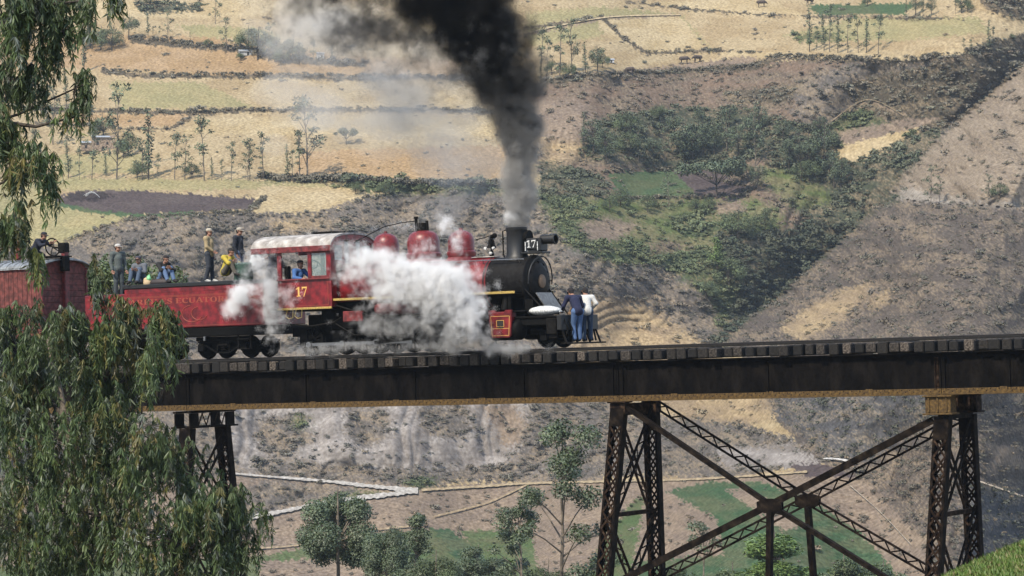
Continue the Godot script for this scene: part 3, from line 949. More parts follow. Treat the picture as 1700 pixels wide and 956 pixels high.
func build_scrub() -> void:
	var rng := RandomNumberGenerator.new()
	rng.seed = 42
	var n := FastNoiseLite.new()
	n.seed = 3; n.frequency = 0.015; n.fractal_octaves = 3
	var sets := [[], [], []]
	var tints := [PackedColorArray(), PackedColorArray(), PackedColorArray()]
	for q in 130000:
		var px := rng.randf_range(-60, 1760)
		var py := rng.randf_range(-40, 1010)
		var k := kind_at(px, py)
		var cover: float = land_kinds[k][4]
		if k == 20 and py > 370: cover *= 2.2
		if cover <= 0 or rng.randf() > cover * clampf(0.8 + n.get_noise_2d(px, py * 2) * 1.0, 0.2, 1.6): continue
		if k != 14 and (kind_at(px, py - 5) in [14, 21] or kind_at(px, py - 9) == 14): continue
		var p := ground(px, py)
		var s := rng.randf_range(.35, 1.0) * (1.6 if rng.randf() < .1 else 1.0)
		if k in [8, 20]: s *= rng.randf_range(1.0, 1.9)
		elif k == 19: s *= 1.1
		elif k in [0, 1, 2, 18]: s *= 0.7
		s *= -p.z / 600.0 * 0.9 + 0.1
		var b := Basis(Vector3.UP, rng.randf() * TAU).scaled(Vector3(s * rng.randf_range(.8, 1.4), s * rng.randf_range(.6, 1.1), s * rng.randf_range(.8, 1.4)))
		var c := Color(.21, .185, .15).lerp(Color(.17, .17, .125), rng.randf())
		if k in [8, 19]: c = Color(.085, .115, .055).lerp(Color(.15, .17, .08), rng.randf())
		elif k == 20: c = Color(.075, .095, .058).lerp(Color(.125, .13, .08), rng.randf())
		elif rng.randf() < .15: c = Color(.24, .19, .13)
		elif k == 9 or k == 10: c = Color(.10, .105, .08)
		if k == 20 and py > 370: c = Color(.05, .068, .042).lerp(Color(.085, .09, .055), rng.randf())
		elif k in [5, 6, 15, 16, 12, 13, 9]: c = c.lerp((land_kinds[k][1] as Color) * .8, .5)
		c = c * rng.randf_range(.62, 1.05)
		var w := rng.randi() % 3
		sets[w].append(Transform3D(b, p - Vector3(0, 0.1 * s, 0)))
		tints[w].append(c)
	for w in 3:
		var o := many("scrub", clump(60 + w, 120, .17), M.far_leaf, sets[w], tints[w])
		tag(o, "low dry scrub and bushes scattered over the slopes of the valley", "scrub", "scrub on the slopes", "stuff")
	# bushes that line the banks between the fields
	var lines := [
		[[171, 115, 320, 124, 462, 123, 560, 127, 700, 126, 850, 130], 1.1, 150, "straggling dark hedge on the bank under the orange straw terrace"],
		[[220, 64, 284, 70, 341, 75, 400, 80, 480, 98, 600, 104], 1.5, 110, "dark hedge along the uppermost bank at left, behind the smoke"],
		[[30, 177, 142, 183, 228, 184, 320, 186, 409, 181, 555, 180, 700, 181, 820, 185], 1.0, 170, "thin dark hedge along the long bank across the middle straw fields"],
		[[440, 297, 520, 300, 570, 300, 640, 304, 720, 308, 840, 308], 2.4, 150, "thick green hedge along the lower lip of the straw fields"],
		[[900, 136, 1010, 124, 1120, 118, 1250, 110], 1.2, 80, "dark hedge on the rim right of the smoke column"],
		[[1290, 92, 1400, 98, 1500, 101, 1610, 86, 1700, 58], 1.5, 100, "scrubby dark hedge on the rim below the row of tall trees"],
		[[1075, 86, 1166, 83, 1200, 84, 1290, 90], 1.0, 40, "short hedge under the pale straw field"],
		[[215, 361, 330, 353, 415, 351, 438, 328], 1.0, 90, "low hedge round the end of the dark ploughed field"],
		[[1000, 286, 1130, 281, 1236, 312], 1.3, 50, "ragged hedge round the green garden plot"],
		[[1010, 330, 1100, 330, 1230, 326, 1262, 306], 1.5, 70, "bushes along the lower edge of the garden terraces"],
	]
	for l in lines:
		var pts: Array = l[0]
		var xs := []
		var cs := PackedColorArray()
		var total := pts.size() / 2 - 1
		for q in int(l[2]):
			var t := rng.randf() * total
			var i := int(t)
			var px := lerpf(pts[2 * i], pts[2 * i + 2], t - i) + rng.randfn() * 2.0
			var py := lerpf(pts[2 * i + 1], pts[2 * i + 3], t - i) + rng.randfn() * 1.5
			var p := ground(px, py)
			var s: float = l[1] * .62 * rng.randf_range(.5, 1.4) * (-p.z / 700.0)
			xs.append(Transform3D(Basis(Vector3.UP, rng.randf() * TAU).scaled(Vector3(s * 1.2, s, s * 1.2)), p - Vector3(0, .1, 0)))
			cs.append(Color(.10, .095, .07).lerp(Color(.17, .15, .11), rng.randf()) * rng.randf_range(.65, 1.1))
		tag(many("hedge", clump(70, 120, .17), M.far_leaf, xs, cs), l[3], "hedge", "", "stuff")


# ---------- iron trestle ----------
func lattice_bars(m: MB, a0: Vector3, a1: Vector3, b0: Vector3, b1: Vector3, pitch: float, w: float, t: float, face_dir: Vector3, double := true) -> void:
	# crossing bars between the line a0-a1 and the line b0-b1
	var l := a0.distance_to(a1)
	var n := maxi(1, roundi(l / pitch))
	for i in n:
		var t0 := float(i) / n
		var t1 := float(i + 1) / n
		var flip := i % 2 == 1
		if double or not flip: m.bar(a0.lerp(a1, t0), b0.lerp(b1, t1), t, w, face_dir)
		if double: m.bar(b0.lerp(b1, t0) + face_dir * t * 1.02, a0.lerp(a1, t1) + face_dir * t * 1.02, t, w, face_dir)
		elif flip: m.bar(b0.lerp(b1, t0), a0.lerp(a1, t1), t, w, face_dir)


func laced_leg(parent: Node3D, top: Vector3, bottom: Vector3, wx: float, wz: float) -> void:
	var m := MB.new()
	var x := Vector3(wx * 0.5, 0, 0)
	var z := Vector3(0, 0, wz * 0.5)
	for sg in [-1.0, 1.0]:
		# channel: web across the track, two flanges
		m.bar(top + x * sg, bottom + x * sg, wz, 0.022, Vector3.BACK)
		for sz in [-1.0, 1.0]:
			m.bar(top + x * sg * 0.84 + z * sz * 1.03, bottom + x * sg * 0.84 + z * sz * 1.03, 0.02, 0.07, Vector3.BACK)
	# batten plates at the head
	for sz in [-1.0, 1.0]:
		m.bar(top + z * sz * 1.1, top.lerp(bottom, 0.09) + z * sz * 1.1, 0.016, wx * 1.0, Vector3.BACK)
	var leg := part("leg", m, M.bridge_iron, parent)
	var g := MB.new()
	for sz in [-1.0, 1.0]:
		lattice_bars(g, top.lerp(bottom, 0.09) - x * 0.8 + z * sz * 1.12, bottom - x * 0.8 + z * sz * 1.12, top.lerp(bottom, 0.09) + x * 0.8 + z * sz * 1.12, bottom + x * 0.8 + z * sz * 1.12, 0.5, 0.06, 0.012, Vector3.BACK * sz)
	part("lattice", g, M.bridge_rust, leg)


func laced_bar(parent: Node3D, called: String, a: Vector3, b: Vector3, w: float, up: Vector3, mt: Material, pitch := 0.3) -> void:
	var m := MB.new()
	var d := (b - a).normalized()
	var y := (up - d * up.dot(d)).normalized()
	var z := d.cross(y)
	for sg in [-1.0, 1.0]:
		m.bar(a + y * sg * w * 0.5, b + y * sg * w * 0.5, 0.06, 0.06, y)
	lattice_bars(m, a - y * w * 0.45 + z * .022, b - y * w * 0.45 + z * .022, a + y * w * 0.45 + z * .022, b + y * w * 0.45 + z * .022, pitch, 0.045, 0.01, z, false)
	part(called, m, mt, parent)


func bent(s: float, label: String, legs: Array, cap: int) -> void:
	# legs: [top near, bottom near, top far, bottom far], in track axes
	var t := thing("trestle_bent", label, "bridge pier", track(s), "piers of the trestle")
	var o := Vector3(s, 0, 0)
	var p: Array[Vector3] = []
	for q in legs: p.append(q - o)
	laced_leg(t, p[0], p[1], 0.46, 0.26)
	laced_leg(t, p[2], p[3], 0.46, 0.26)
	var m := MB.new()
	var top := minf(p[0].y, p[2].y)
	if cap == 0:      # flat cap plates and a beam
		for sg in [0, 2]:
			m.cbx(Vector3(p[sg].x, -1.70, p[sg].z), Vector3(.62, .05, .5), .01)
			m.cbx(Vector3(p[sg].x, -1.9, p[sg].z), Vector3(.52, .34, .34), .01)
		m.cbx(Vector3(0, -1.93, 0), Vector3(.2, .36, 1.6), .01)
		part("cap_beam", m, M.bridge_rust, t)
	elif cap == 1:    # latticed cap beam
		for sg in [-1.0, 1.0]:
			m.cbx(Vector3(sg * .3, -1.74, 0), Vector3(.16, .07, 2.5), .01)
			m.cbx(Vector3(sg * .3, -2.24, 0), Vector3(.2, .06, 2.7), .01)
			for e in [-1.0, 1.0]: m.cbx(Vector3(sg * .3, -2.0, e * 1.0), Vector3(.05, .44, .5), .01)
		part("cap_beam", m, M.bridge_iron, t)
		var g := MB.new()
		for sg in [1.0]:
			lattice_bars(g, Vector3(sg * .3, -1.79, -.75), Vector3(sg * .3, -1.79, .75), Vector3(sg * .3, -2.2, -.75), Vector3(sg * .3, -2.2, .75), .22, .05, .012, Vector3.RIGHT * sg, false)
		part("cap_lattice", g, M.bridge_rust, t)
	else:             # built-up yellow bearing boxes
		for sg in [1.0, -1.0]:
			var b := MB.new()
			b.cbx(Vector3(-.05, -1.97, sg * .95), Vector3(.78, .46, .42), .01)
			b.cbx(Vector3(-.05, -1.715, sg * .95), Vector3(.9, .05, .56), .01)
			b.cbx(Vector3(-.05, -2.225, sg * .95), Vector3(.9, .05, .56), .01)
			for k in 3: b.cbx(Vector3(-.32 + .27 * k, -1.97, sg * .95 + .225), Vector3(.05, .42, .05), .01)
			part("bearing_box", b, M.bridge_yellow if sg > 0 else M.bridge_rust, t)
		m.cbx(Vector3(0, -2.32, 0), Vector3(.3, .14, 1.9), .01)
		part("cap_beam", m, M.bridge_iron, t)
	# braces across the line, in panels
	var h0 := top - 0.15
	var panels := [[h0, -5.12], [-5.12, -9.2]]
	for q in panels:
		var ta: float = (q[0] - p[0].y) / (p[1].y - p[0].y)
		var tb: float = (q[1] - p[0].y) / (p[1].y - p[0].y)
		var na := p[0].lerp(p[1], ta)
		var nb := p[0].lerp(p[1], tb)
		var fa := p[2].lerp(p[3], ta)
		var fb := p[2].lerp(p[3], tb)
		laced_bar(t, "diagonal_brace", na + Vector3(-.14, 0, 0), fb + Vector3(-.14, 0, 0), 0.26, Vector3.UP, M.bridge_rust)
		laced_bar(t, "diagonal_brace", fa + Vector3(.14, 0, 0), nb + Vector3(.14, 0, 0), 0.26, Vector3.UP, M.bridge_iron)
		var st := MB.new()
		st.bar(nb, fb, 0.13, 0.11)
		part("strut", st, M.bridge_rust, t)


func girder(s0: float, s1: float, n: float, label: String, stiff: Array, bright: Array) -> void:
	var c := (s0 + s1) * 0.5
	var t := thing("plate_girder", label, "bridge girder", track(c), "girders of the trestle")
	var l := s1 - s0
	var sg := signf(n)
	var m := MB.new()
	m.cbx(Vector3(0, -1.07, n), Vector3(l - .03, 1.16, .022), .004)
	var web := part("web", m, M.bridge_black, t)
	m = MB.new()
	m.cbx(Vector3(0, -.484, n), Vector3(l - .02, .03, .34), .006)
	m.cbx(Vector3(0, -.55, n + sg * .024), Vector3(l - .02, .1, .024), .006)
	part("top_flange", m, M.bridge_black, t)
	m = MB.new()
	m.cbx(Vector3(0, -1.665, n), Vector3(l - .02, .03, .36), .006)
	m.cbx(Vector3(0, -1.575, n + sg * .026), Vector3(l - .02, .145, .026), .006)
	m.cbx(Vector3(0, -1.575, n - sg * .026), Vector3(l - .02, .145, .026), .006)
	var fl := part("bottom_flange", m, M.bridge_yellow if sg > 0 else M.bridge_rust, t)
	if sg > 0:
		var rv := []
		var k := 0
		while -l * .5 + .08 + k * .13 < l * .5:
			rv.append(Transform3D(Basis(), Vector3(-l * .5 + .08 + k * .13, -1.56 + (.03 if k % 2 else -.03), n + .04)))
			k += 1
		var b := MB.new()
		b.ball(Vector3(), Vector3(.02, .02, .012), 6, 4)
		many("rivets", b.mesh(), M.bridge_rust, rv, PackedColorArray(), fl)
		# splice plates along the flange
		for q in int(l / 3.2):
			var sp := MB.new()
			sp.cbx(Vector3(-l * .5 + 1.9 + q * 3.2, -1.565, n + .046), Vector3(.22, .18, .012), .004)
			part("splice_plate", sp, M.bridge_yellow, fl)
	for x in stiff:
		var st := MB.new()
		st.cbx(Vector3(x - c, -1.05, n + sg * .05), Vector3(.022, .9, .09), .004)
		st.cbx(Vector3(x - c + .045, -1.05, n + sg * .02), Vector3(.09, .9, .016), .004)
		part("stiffener", st, M.bridge_rust if x in bright else M.bridge_black, t)


func build_trestle() -> void:
	var b := [Vector3(4.33, -1.72, .95), Vector3(3.75, -9.6, 1.86), Vector3(4.38, -1.72, -.95), Vector3(4.1, -9.6, -1.5)]
	bent(4.33, "dark laced iron pier carrying the middle of the bridge, beside the tall thin tree", b, 0)
	b = [Vector3(14.9, -2.3, .95), Vector3(14.45, -9.8, 1.65), Vector3(14.85, -2.3, -.95), Vector3(14.7, -9.8, -1.6)]
	bent(14.88, "dark laced iron pier with yellow bearing box, rising behind the grassy mound", b, 2)
	b = [Vector3(-12.05, -2.28, .95), Vector3(-12.3, -9.8, 1.7), Vector3(-12.02, -2.28, -.95), Vector3(-11.9, -9.8, -1.7)]
	bent(-12.05, "dark iron pier with latticed cap beam, half hidden by the leafy near tree", b, 1)
	for sg in [1.0, -1.0]:
		var side := "near" if sg > 0 else "far"
		girder(-26.0, -12.05, sg * .95, ["dark plate girder with yellow lower edge, behind the leafy tree at the left end", "inner plate girder of the span behind the leafy tree"][0 if sg > 0 else 1], [-16.0], [])
		girder(-12.05, 4.33, sg * .95, ["long black plate girder with yellow lower edge under the locomotive, on the viewer's side", "inner black girder of the span under the locomotive, behind its twin"][0 if sg > 0 else 1], [-11.9, -7.2, -3.0, 1.0, 4.16], [])
		girder(4.33, 14.88, sg * .95, ["black plate girder with yellow lower edge above the crossed braces, on the viewer's side", "inner black girder above the crossed braces, behind its twin"][0 if sg > 0 else 1], [4.5, 9.4, 14.72], [14.72])
		girder(14.88, 26.0, sg * .95, ["black plate girder with yellow lower edge beyond the right-hand pier, on the viewer's side", "inner black girder beyond the right-hand pier, behind its twin"][0 if sg > 0 else 1], [15.02, 17.0], [])
		# crossed braces along the tower
		var t := thing("cross_brace", "crossed iron braces between the two right-hand piers, " + ("the pair nearer the viewer, with solid bars" if sg > 0 else "the pair behind, with laced bars"), "bridge brace", track(9.45), "crossed braces of the tower")
		var o := Vector3(9.45, 0, 0)
		var cc := Vector3(9.45, -4.81, sg * 1.28) - o
		var lt := Vector3(4.55, -1.84, sg * 1.02) - o
		var rt := Vector3(14.6, -2.4, sg * 1.02) - o
		var lb := Vector3(4.3, -7.15, sg * 1.52) - o
		var rb := Vector3(14.7, -7.75, sg * 1.58) - o
		var m: MB
		if sg > 0:
			for q in [[lt, .13, "brace_bar"], [rb, .13, "brace_bar"], [rt, .2, "brace_bar"], [lb, .2, "brace_bar"]]:
				m = MB.new()
				m.bar(q[0], cc, q[1], .07)
				m.bar((q[0] as Vector3) + Vector3(0, q[1] * .5, -.06), cc + Vector3(0, q[1] * .5, -.06), .02, .16)
				part(q[2], m, M.bridge_iron, t)
		else:
			for q in [lt, rb, rt, lb]: laced_bar(t, "laced_bar", q, cc, .24, Vector3.UP, M.bridge_iron, .3)
		m = MB.new()
		var d := PackedVector2Array([Vector2(-.4, -.14), Vector2(-.16, -.24), Vector2(.16, -.24), Vector2(.4, -.14), Vector2(.4, .1), Vector2(.12, .18), Vector2(-.12, .18), Vector2(-.4, .1)])
		m.prism(d, Transform3D(Basis(), cc + Vector3(0, 0, .05)), .03)
		m.prism(d, Transform3D(Basis(), cc + Vector3(0, 0, -.08)), .03)
		part("gusset_plate", m, M.bridge_iron, t)
		m = MB.new()
		m.bar(cc + Vector3(0, -.2, 0), Vector3(0, -9.4, sg * 1.75), .16, .2, Vector3.RIGHT)
		part("hanger", m, M.bridge_iron, t)


func build_track() -> void:
	var rng := RandomNumberGenerator.new()
	rng.seed = 8
	var t := thing("railway_track", "railway track of rusty rails on dark weathered timber ties, on the trestle", "railway track", track(0))
	var prof := PackedVector2Array([Vector2(-.05, -.11), Vector2(.05, -.11), Vector2(.05, -.098), Vector2(.01, -.085), Vector2(.009, -.03), Vector2(.029, -.022), Vector2(.029, -.002), Vector2(.022, 0), Vector2(-.022, 0), Vector2(-.029, -.002), Vector2(-.029, -.022), Vector2(-.009, -.03), Vector2(-.01, -.085), Vector2(-.05, -.098)])
	for n in [.553, -.553]:
		var m := MB.new()
		m.prism(prof, Transform3D(Basis(Vector3(0, 0, -1), Vector3.UP, Vector3.RIGHT), Vector3(0, 0, n)), 54.0)
		part("rail", m, M.rail_steel, t)
	var shapes: Array[ArrayMesh] = []
	for k in 9:
		var m := MB.new()
		m.cbx(Vector3(0, 0, 0), Vector3(rng.randf_range(.25, .35), rng.randf_range(.27, .36), 2.42), .03)
		shapes.append(m.mesh())
	var x := -26.5
	while x < 26.5:
		var r := rng.randf()
		var mm: Material = M["tie%d" % ([0, 1, 1, 2, 2, 5, 3, 3, 2, 4][int(r * 10)])]
		part("tie", shapes[rng.randi() % 9], mm, t, Transform3D(Basis(Vector3.UP, rng.randf_range(-.03, .03)), Vector3(x + rng.randf_range(-.045, .045), -.285 + rng.randf_range(-.01, .004), rng.randf_range(-.11, .11))))
		x += .385
	# guard timbers between the ties' ends and the rails
	for n in [.98, -.98]:
		var m := MB.new()
		m.cbx(Vector3(0, -.075, n), Vector3(53, .07, .12), .01)
		part("guard_timber", m, M.tie1, t)


# ---------- the train ----------
func lettering(parent: Node3D, called: String, text: String, font: String, height: float, at: Vector3, b: Basis, mt: Material, stretch := 1.0, bold := true, depth := 0.012) -> void:
	var f := SystemFont.new()
	f.font_names = PackedStringArray([font])
	if bold: f.font_weight = 700
	var t := TextMesh.new()
	t.text = text
	t.font = f
	t.font_size = 64
	t.pixel_size = height / 46.0
	t.depth = depth
	part(called, t, mt, parent, Transform3D(b.scaled_local(Vector3(stretch, 1, 1)), at))


func wheel(parent: Node3D, called: String, at: Vector3, r: float, spokes: int, sg: float, mt: Material, counter := false) -> void:
	var m := MB.new()
	var z := Vector3(0, 0, sg)
	m.lathe(at - z * .075, z, [Vector2(r * .8, 0), Vector2(r + .028, 0.0), Vector2(r + .028, .03), Vector2(r, .035), Vector2(r - .006, .135), Vector2(r * .82, .135), Vector2(r * .8, .11)], 36)
	var w := part(called, m, mt, parent)
	m = MB.new()
	if spokes > 0:
		for k in spokes:
			var a := TAU * k / spokes
			var d := Vector3(cos(a), sin(a), 0)
			m.bar(at + d * r * .12 + z * .02, at + d * r * .84 + z * .02, .05, .06, z)
		m.cyl(at - z * .06, at + z * .1, r * .2, r * .19, 16)
		if counter:
			var p := PackedVector2Array()
			for k in 13:
				var a := PI + PI * (k / 12.0 - .5) * .75
				p.append(Vector2(cos(a), sin(a)) * r * .82)
			m.prism(p, Transform3D(Basis(), at + z * .03), .07)
	else:
		m.lathe(at - z * .02, z, [Vector2(r * .82, 0), Vector2(r * .5, .03), Vector2(r * .25, .06), Vector2(r * .2, .13), Vector2(0.001, .14)], 24)
	part("spokes" if spokes > 0 else "wheel_disc", m, mt, w)


func arch_roof(m: MB, s0: float, s1: float, half: float, eave: float, peak: float, t: float, power := 2.3, seg := 20) -> void:
	# a bowed sheet from s0 to s1
	var pts: Array[Vector2] = []
	for k in seg + 1:
		var a := PI * k / seg
		var c := cos(a)
		var s := sin(a)
		pts.append(Vector2(half * signf(c) * pow(absf(c), 2.0 / power), eave + (peak - eave) * pow(s, 2.0 / power)))
	for k in seg:
		var a := pts[k]
		var b := pts[k + 1]
		var na := Vector3(0, 0, 0)
		m.quad(Vector3(s0, a.y, a.x), Vector3(s1, a.y, a.x), Vector3(s1, b.y, b.x), Vector3(s0, b.y, b.x))
		m.quad(Vector3(s0, b.y - t, b.x), Vector3(s1, b.y - t, b.x), Vector3(s1, a.y - t, a.x), Vector3(s0, a.y - t, a.x))
		m.quad(Vector3(s1, a.y, a.x), Vector3(s1, a.y - t, a.x), Vector3(s1, b.y - t, b.x), Vector3(s1, b.y, b.x))
		m.quad(Vector3(s0, b.y, b.x), Vector3(s0, b.y - t, b.x), Vector3(s0, a.y - t, a.x), Vector3(s0, a.y, a.x))


func build_locomotive() -> void:
	var o := Vector3(-3, 0, 0)
	var t := thing("steam_locomotive", "red and black steam locomotive with three red domes, number 17 on its cab", "locomotive", track(-3.0))
	var m := MB.new()
	var hc := 2.1
	# boiler jacket, bands, smokebox
	m.lathe(Vector3(-6.2, hc, 0) - o, Vector3.RIGHT, [Vector2(.001, 0), Vector2(.86, 0), Vector2(.84, 1.2), Vector2(.815, 5.78), Vector2(.001, 5.78)], 48)
	var boiler := part("boiler", m, M.red_paint, t)
	for x in [-5.3, -4.4, -3.4, -2.4, -1.5, -.52]:
		m = MB.new()
		m.lathe(Vector3(x, hc, 0) - o, Vector3.RIGHT, [Vector2(.8, 0), Vector2(.845 - (x + 5.3) * .0045, 0), Vector2(.845 - (x + 5.3) * .0045, .06), Vector2(.8, .06)], 48)
		part("boiler_band", m, M.red_dull if x < -.6 else M.black_paint, boiler)
	m = MB.new()
	m.lathe(Vector3(-.44, hc, 0) - o, Vector3.RIGHT, [Vector2(.7, 0), Vector2(.8, 0), Vector2(.8, 1.30), Vector2(.835, 1.31), Vector2(.835, 1.40), Vector2(.79, 1.44), Vector2(.62, 1.46), Vector2(.6, 1.5), Vector2(.45, 1.58), Vector2(.001, 1.62)], 48)
	var sb := part("smokebox", m, M.smokebox, t)
	m = MB.new()
	for k in 28:
		var a := TAU * k / 28
		m.ball(Vector3(1.0, hc + .715 * sin(a), .715 * cos(a)) - o, Vector3(.02, .024, .024), 6, 4)
		m.ball(Vector3(.9, hc + .84 * sin(a), .84 * cos(a)) - o, Vector3(.02, .02, .02), 6, 4)
	part("rivets", m, M.dark_iron, sb).set_meta("kind", "stuff")
	m = MB.new()
	m.torus(Vector3(1.02, hc, 0) - o, Vector3.RIGHT, .6, .035, 36, 8)
	for k in 12:
		var a := TAU * k / 12
		m.cbx(Vector3(1.05, hc + .6 * sin(a), .6 * cos(a)) - o, Vector3(.06, .07, .07), .01)
	part("door_ring", m, M.black_iron, sb)
	m = MB.new()
	m.lathe(Vector3(1.14, hc, 0) - o, Vector3.RIGHT, [Vector2(.21, 0), Vector2(.21, .05), Vector2(.18, .07), Vector2(.001, .075)], 28)
	part("number_disc", m, M.wood_brown, sb)
	m = MB.new()
	var pts := []
	for k in 13:
		var a := PI * .5 + PI * (k / 12.0 - .5) * 1.1
		pts.append(Vector3(1.2 - .1 * absf(k - 6.0) / 6.0, hc + .04 + .74 * sin(a), .74 * cos(a)) - o)
	m.tube(pts, .022, 8)
	part("front_handrail", m, M.black_paint, sb)
	m = MB.new()
	m.tube([Vector3(-5.6, 2.86, .62) - o, Vector3(-3, 2.84, .62) - o, Vector3(.9, 2.8, .62) - o], .018, 8)
	for x in [-5, -3.5, -2, -.6, .7]: m.cyl(Vector3(x, 2.7, .55) - o, Vector3(x, 2.85, .63) - o, .014, .014, 6)
	part("handrail", m, M.steel, t)
	# white lagging patch on top of the boiler, in front of the third dome
	m = MB.new()
	m.cbx(Vector3(-.85, 2.935, 0) - o, Vector3(.85, .03, .42), .012)
	part("top_plate", m, M.roof_white, boiler)
	# saddle under the smokebox
	m = MB.new()
	m.prism(PackedVector2Array([Vector2(-.62, 0), Vector2(.62, 0), Vector2(.5, .35), Vector2(.66, .75), Vector2(-.66, .75), Vector2(-.5, .35)]), Transform3D(Basis(Vector3(0, 0, -1), Vector3.UP, Vector3.RIGHT), Vector3(.35, .85, 0) - o), .95)
	part("saddle", m, M.black_iron, t)
	# stack
	m = MB.new()
	m.lathe(Vector3(.3, 2.78, 0) - o, Vector3.UP, [Vector2(.46, 0), Vector2(.39, .1), Vector2(.335, .17), Vector2(.315, .9), Vector2(.335, .94), Vector2(.345, .97), Vector2(.345, 1.04), Vector2(.30, 1.05), Vector2(.29, .8), Vector2(.001, .79)], 36)
	var stack := part("smoke_stack", m, M.black_paint, t)
	m = MB.new()
	m.tube([Vector3(-.1, 2.9, .12) - o, Vector3(-.13, 3.0, .12) - o, Vector3(-.13, 3.72, .12) - o, Vector3(.0, 3.75, .12) - o], .022, 8)
	m.tube([Vector3(-.13, 3.4, .12) - o, Vector3(-.1, 3.4, .1) - o], .018, 8)
	part("stack_pipe", m, M.black_iron, stack)
	m = MB.new()
	m.cyl(Vector3(.6, 3.5, -.1) - o, Vector3(.72, 3.5, -.1) - o, .22, .22, 24)
	part("stack_cap", m, M.black_iron, stack)
	# headlight with number boards
	m = MB.new()
	m.cbx(Vector3(.98, 3.0, 0) - o, Vector3(.75, .05, .56), .01)
	m.cbx(Vector3(.98, 3.27, 0) - o, Vector3(.42, .36, .5), .03)
	m.cbx(Vector3(.98, 3.09, 0) - o, Vector3(.34, .16, .4), .02)
	m.cbx(Vector3(1.24, 3.25, 0) - o, Vector3(.12, .42, .44), .03)
	var hl := part("headlight", m, M.black_paint, t)
	m = MB.new()
	m.lathe(Vector3(1.2, 3.4, 0) - o, Vector3.RIGHT, [Vector2(.14, 0), Vector2(.15, .3), Vector2(.15, .46), Vector2(.17, .47), Vector2(.17, .52), Vector2(.13, .525), Vector2(.13, .2), Vector2(.001, .18)], 24)
	part("lamp_barrel", m, M.black_paint, hl)
	lettering(hl, "number", "17", "Droid Serif", .23, Vector3(.97, 3.27, .254) - o, Basis(), M.white_paint)
	for x in [.76, 1.2]:
		m = MB.new()
		m.cbx(Vector3(x, 3.2, .255) - o, Vector3(.03, .28, .02), .004)
		part("trim", m, M.white_paint, hl)
	# domes
	for d in [[-4.6, .42, .52, 3.86], [-3.17, .52, .62, 3.88], [-1.75, .42, .52, 3.82]]:
		m = MB.new()
		var r: float = d[1]
		var b: float = 2.78
		var h: float = d[3] - b
		m.lathe(Vector3(d[0], b, 0) - o, Vector3.UP, [Vector2(d[2] + .1, 0), Vector2(d[2], .1), Vector2(r + .01, .2), Vector2(r + .05, .28), Vector2(r + .05, .36), Vector2(r, .4), Vector2(r, h - .34), Vector2(r - .03, h - .22), Vector2(r - .1, h - .1), Vector2(r - .22, h - .03), Vector2(r * .3, h), Vector2(.001, h)], 36)
		part("dome", m, M.red_dome, t)
	m = MB.new()
	m.cyl(Vector3(-1.75, 3.8, 0) - o, Vector3(-1.75, 3.9, 0) - o, .07, .06, 12)
	m.cyl(Vector3(-4.6, 3.84, 0) - o, Vector3(-4.6, 3.93, 0) - o, .06, .05, 12)
	part("dome_lid", m, M.red_dull, t)
	# whistle and safety valves on the middle dome
	m = MB.new()
	m.cyl(Vector3(-3.2, 3.85, 0) - o, Vector3(-3.2, 4.13, 0) - o, .13, .12, 14)
	m.cyl(Vector3(-3.34, 3.85, .1) - o, Vector3(-3.36, 4.27, .1) - o, .055, .05, 10)
	m.cyl(Vector3(-3.08, 3.85, -.1) - o, Vector3(-3.08, 4.2, -.1) - o, .06, .05, 10)
	m.cyl(Vector3(-3.36, 4.27, .1) - o, Vector3(-3.36, 4.34, .1) - o, .08, .07, 10)
	part("whistle", m, M.dark_iron, t)
	m = MB.new()
	m.tube([Vector3(-3.4, 4.2, .1) - o, Vector3(-3.9, 4.16, .2) - o, Vector3(-4.5, 4.06, .25) - o, Vector3(-5.0, 3.86, .3) - o, Vector3(-5.6, 3.6, .35) - o], .016, 6)
	m.tube([Vector3(-1.2, 3.5, 0) - o, Vector3(-.9, 3.55, 0) - o, Vector3(-.7, 3.6, 0) - o], .014, 6)
	part("whistle_cord", m, M.black_iron, t)
	# bell
	m = MB.new()
	m.cyl(Vector3(-.63, 2.88, 0) - o, Vector3(-.63, 3.12, 0) - o, .09, .05, 12)
	for sg in [-1.0, 1.0]:
		m.tube([Vector3(-.63, 3.08, 0) - o, Vector3(-.63 + .1 * sg, 3.16, .17 * sg) - o, Vector3(-.63 + .06 * sg, 3.46, .17 * sg) - o, Vector3(-.63, 3.56, .05 * sg) - o], .028, 8)
	var bell := part("bell", m, M.black_iron, t)
	m = MB.new()
	m.lathe(Vector3(-.63, 3.22, 0) - o, Vector3.UP, [Vector2(.16, 0), Vector2(.15, .03), Vector2(.11, .1), Vector2(.1, .2), Vector2(.06, .27), Vector2(.001, .29)], 20)
	part("bell_cup", m, M.dark_iron, bell)
	m = MB.new()
	m.ball(Vector3(-.48, 3.6, .05) - o, Vector3(.09, .08, .08), 12, 8)
	m.cyl(Vector3(-.63, 3.58, 0) - o, Vector3(-.48, 3.6, .05) - o, .06, .05, 10)
	part("bell_ringer", m, M.black_iron, bell)
	m = MB.new()
	for sg in [-1.0, 1.0]: m.cbx(Vector3(-.63 + .14 * sg, 3.2, .14) - o, Vector3(.11, .09, .08), .02, Basis(Vector3.BACK, .5 * sg))
	m.ball(Vector3(-.6, 3.05, .12) - o, Vector3(.06, .05, .05), 10, 6)
	part("bell_bracket", m, M.white_paint, bell)
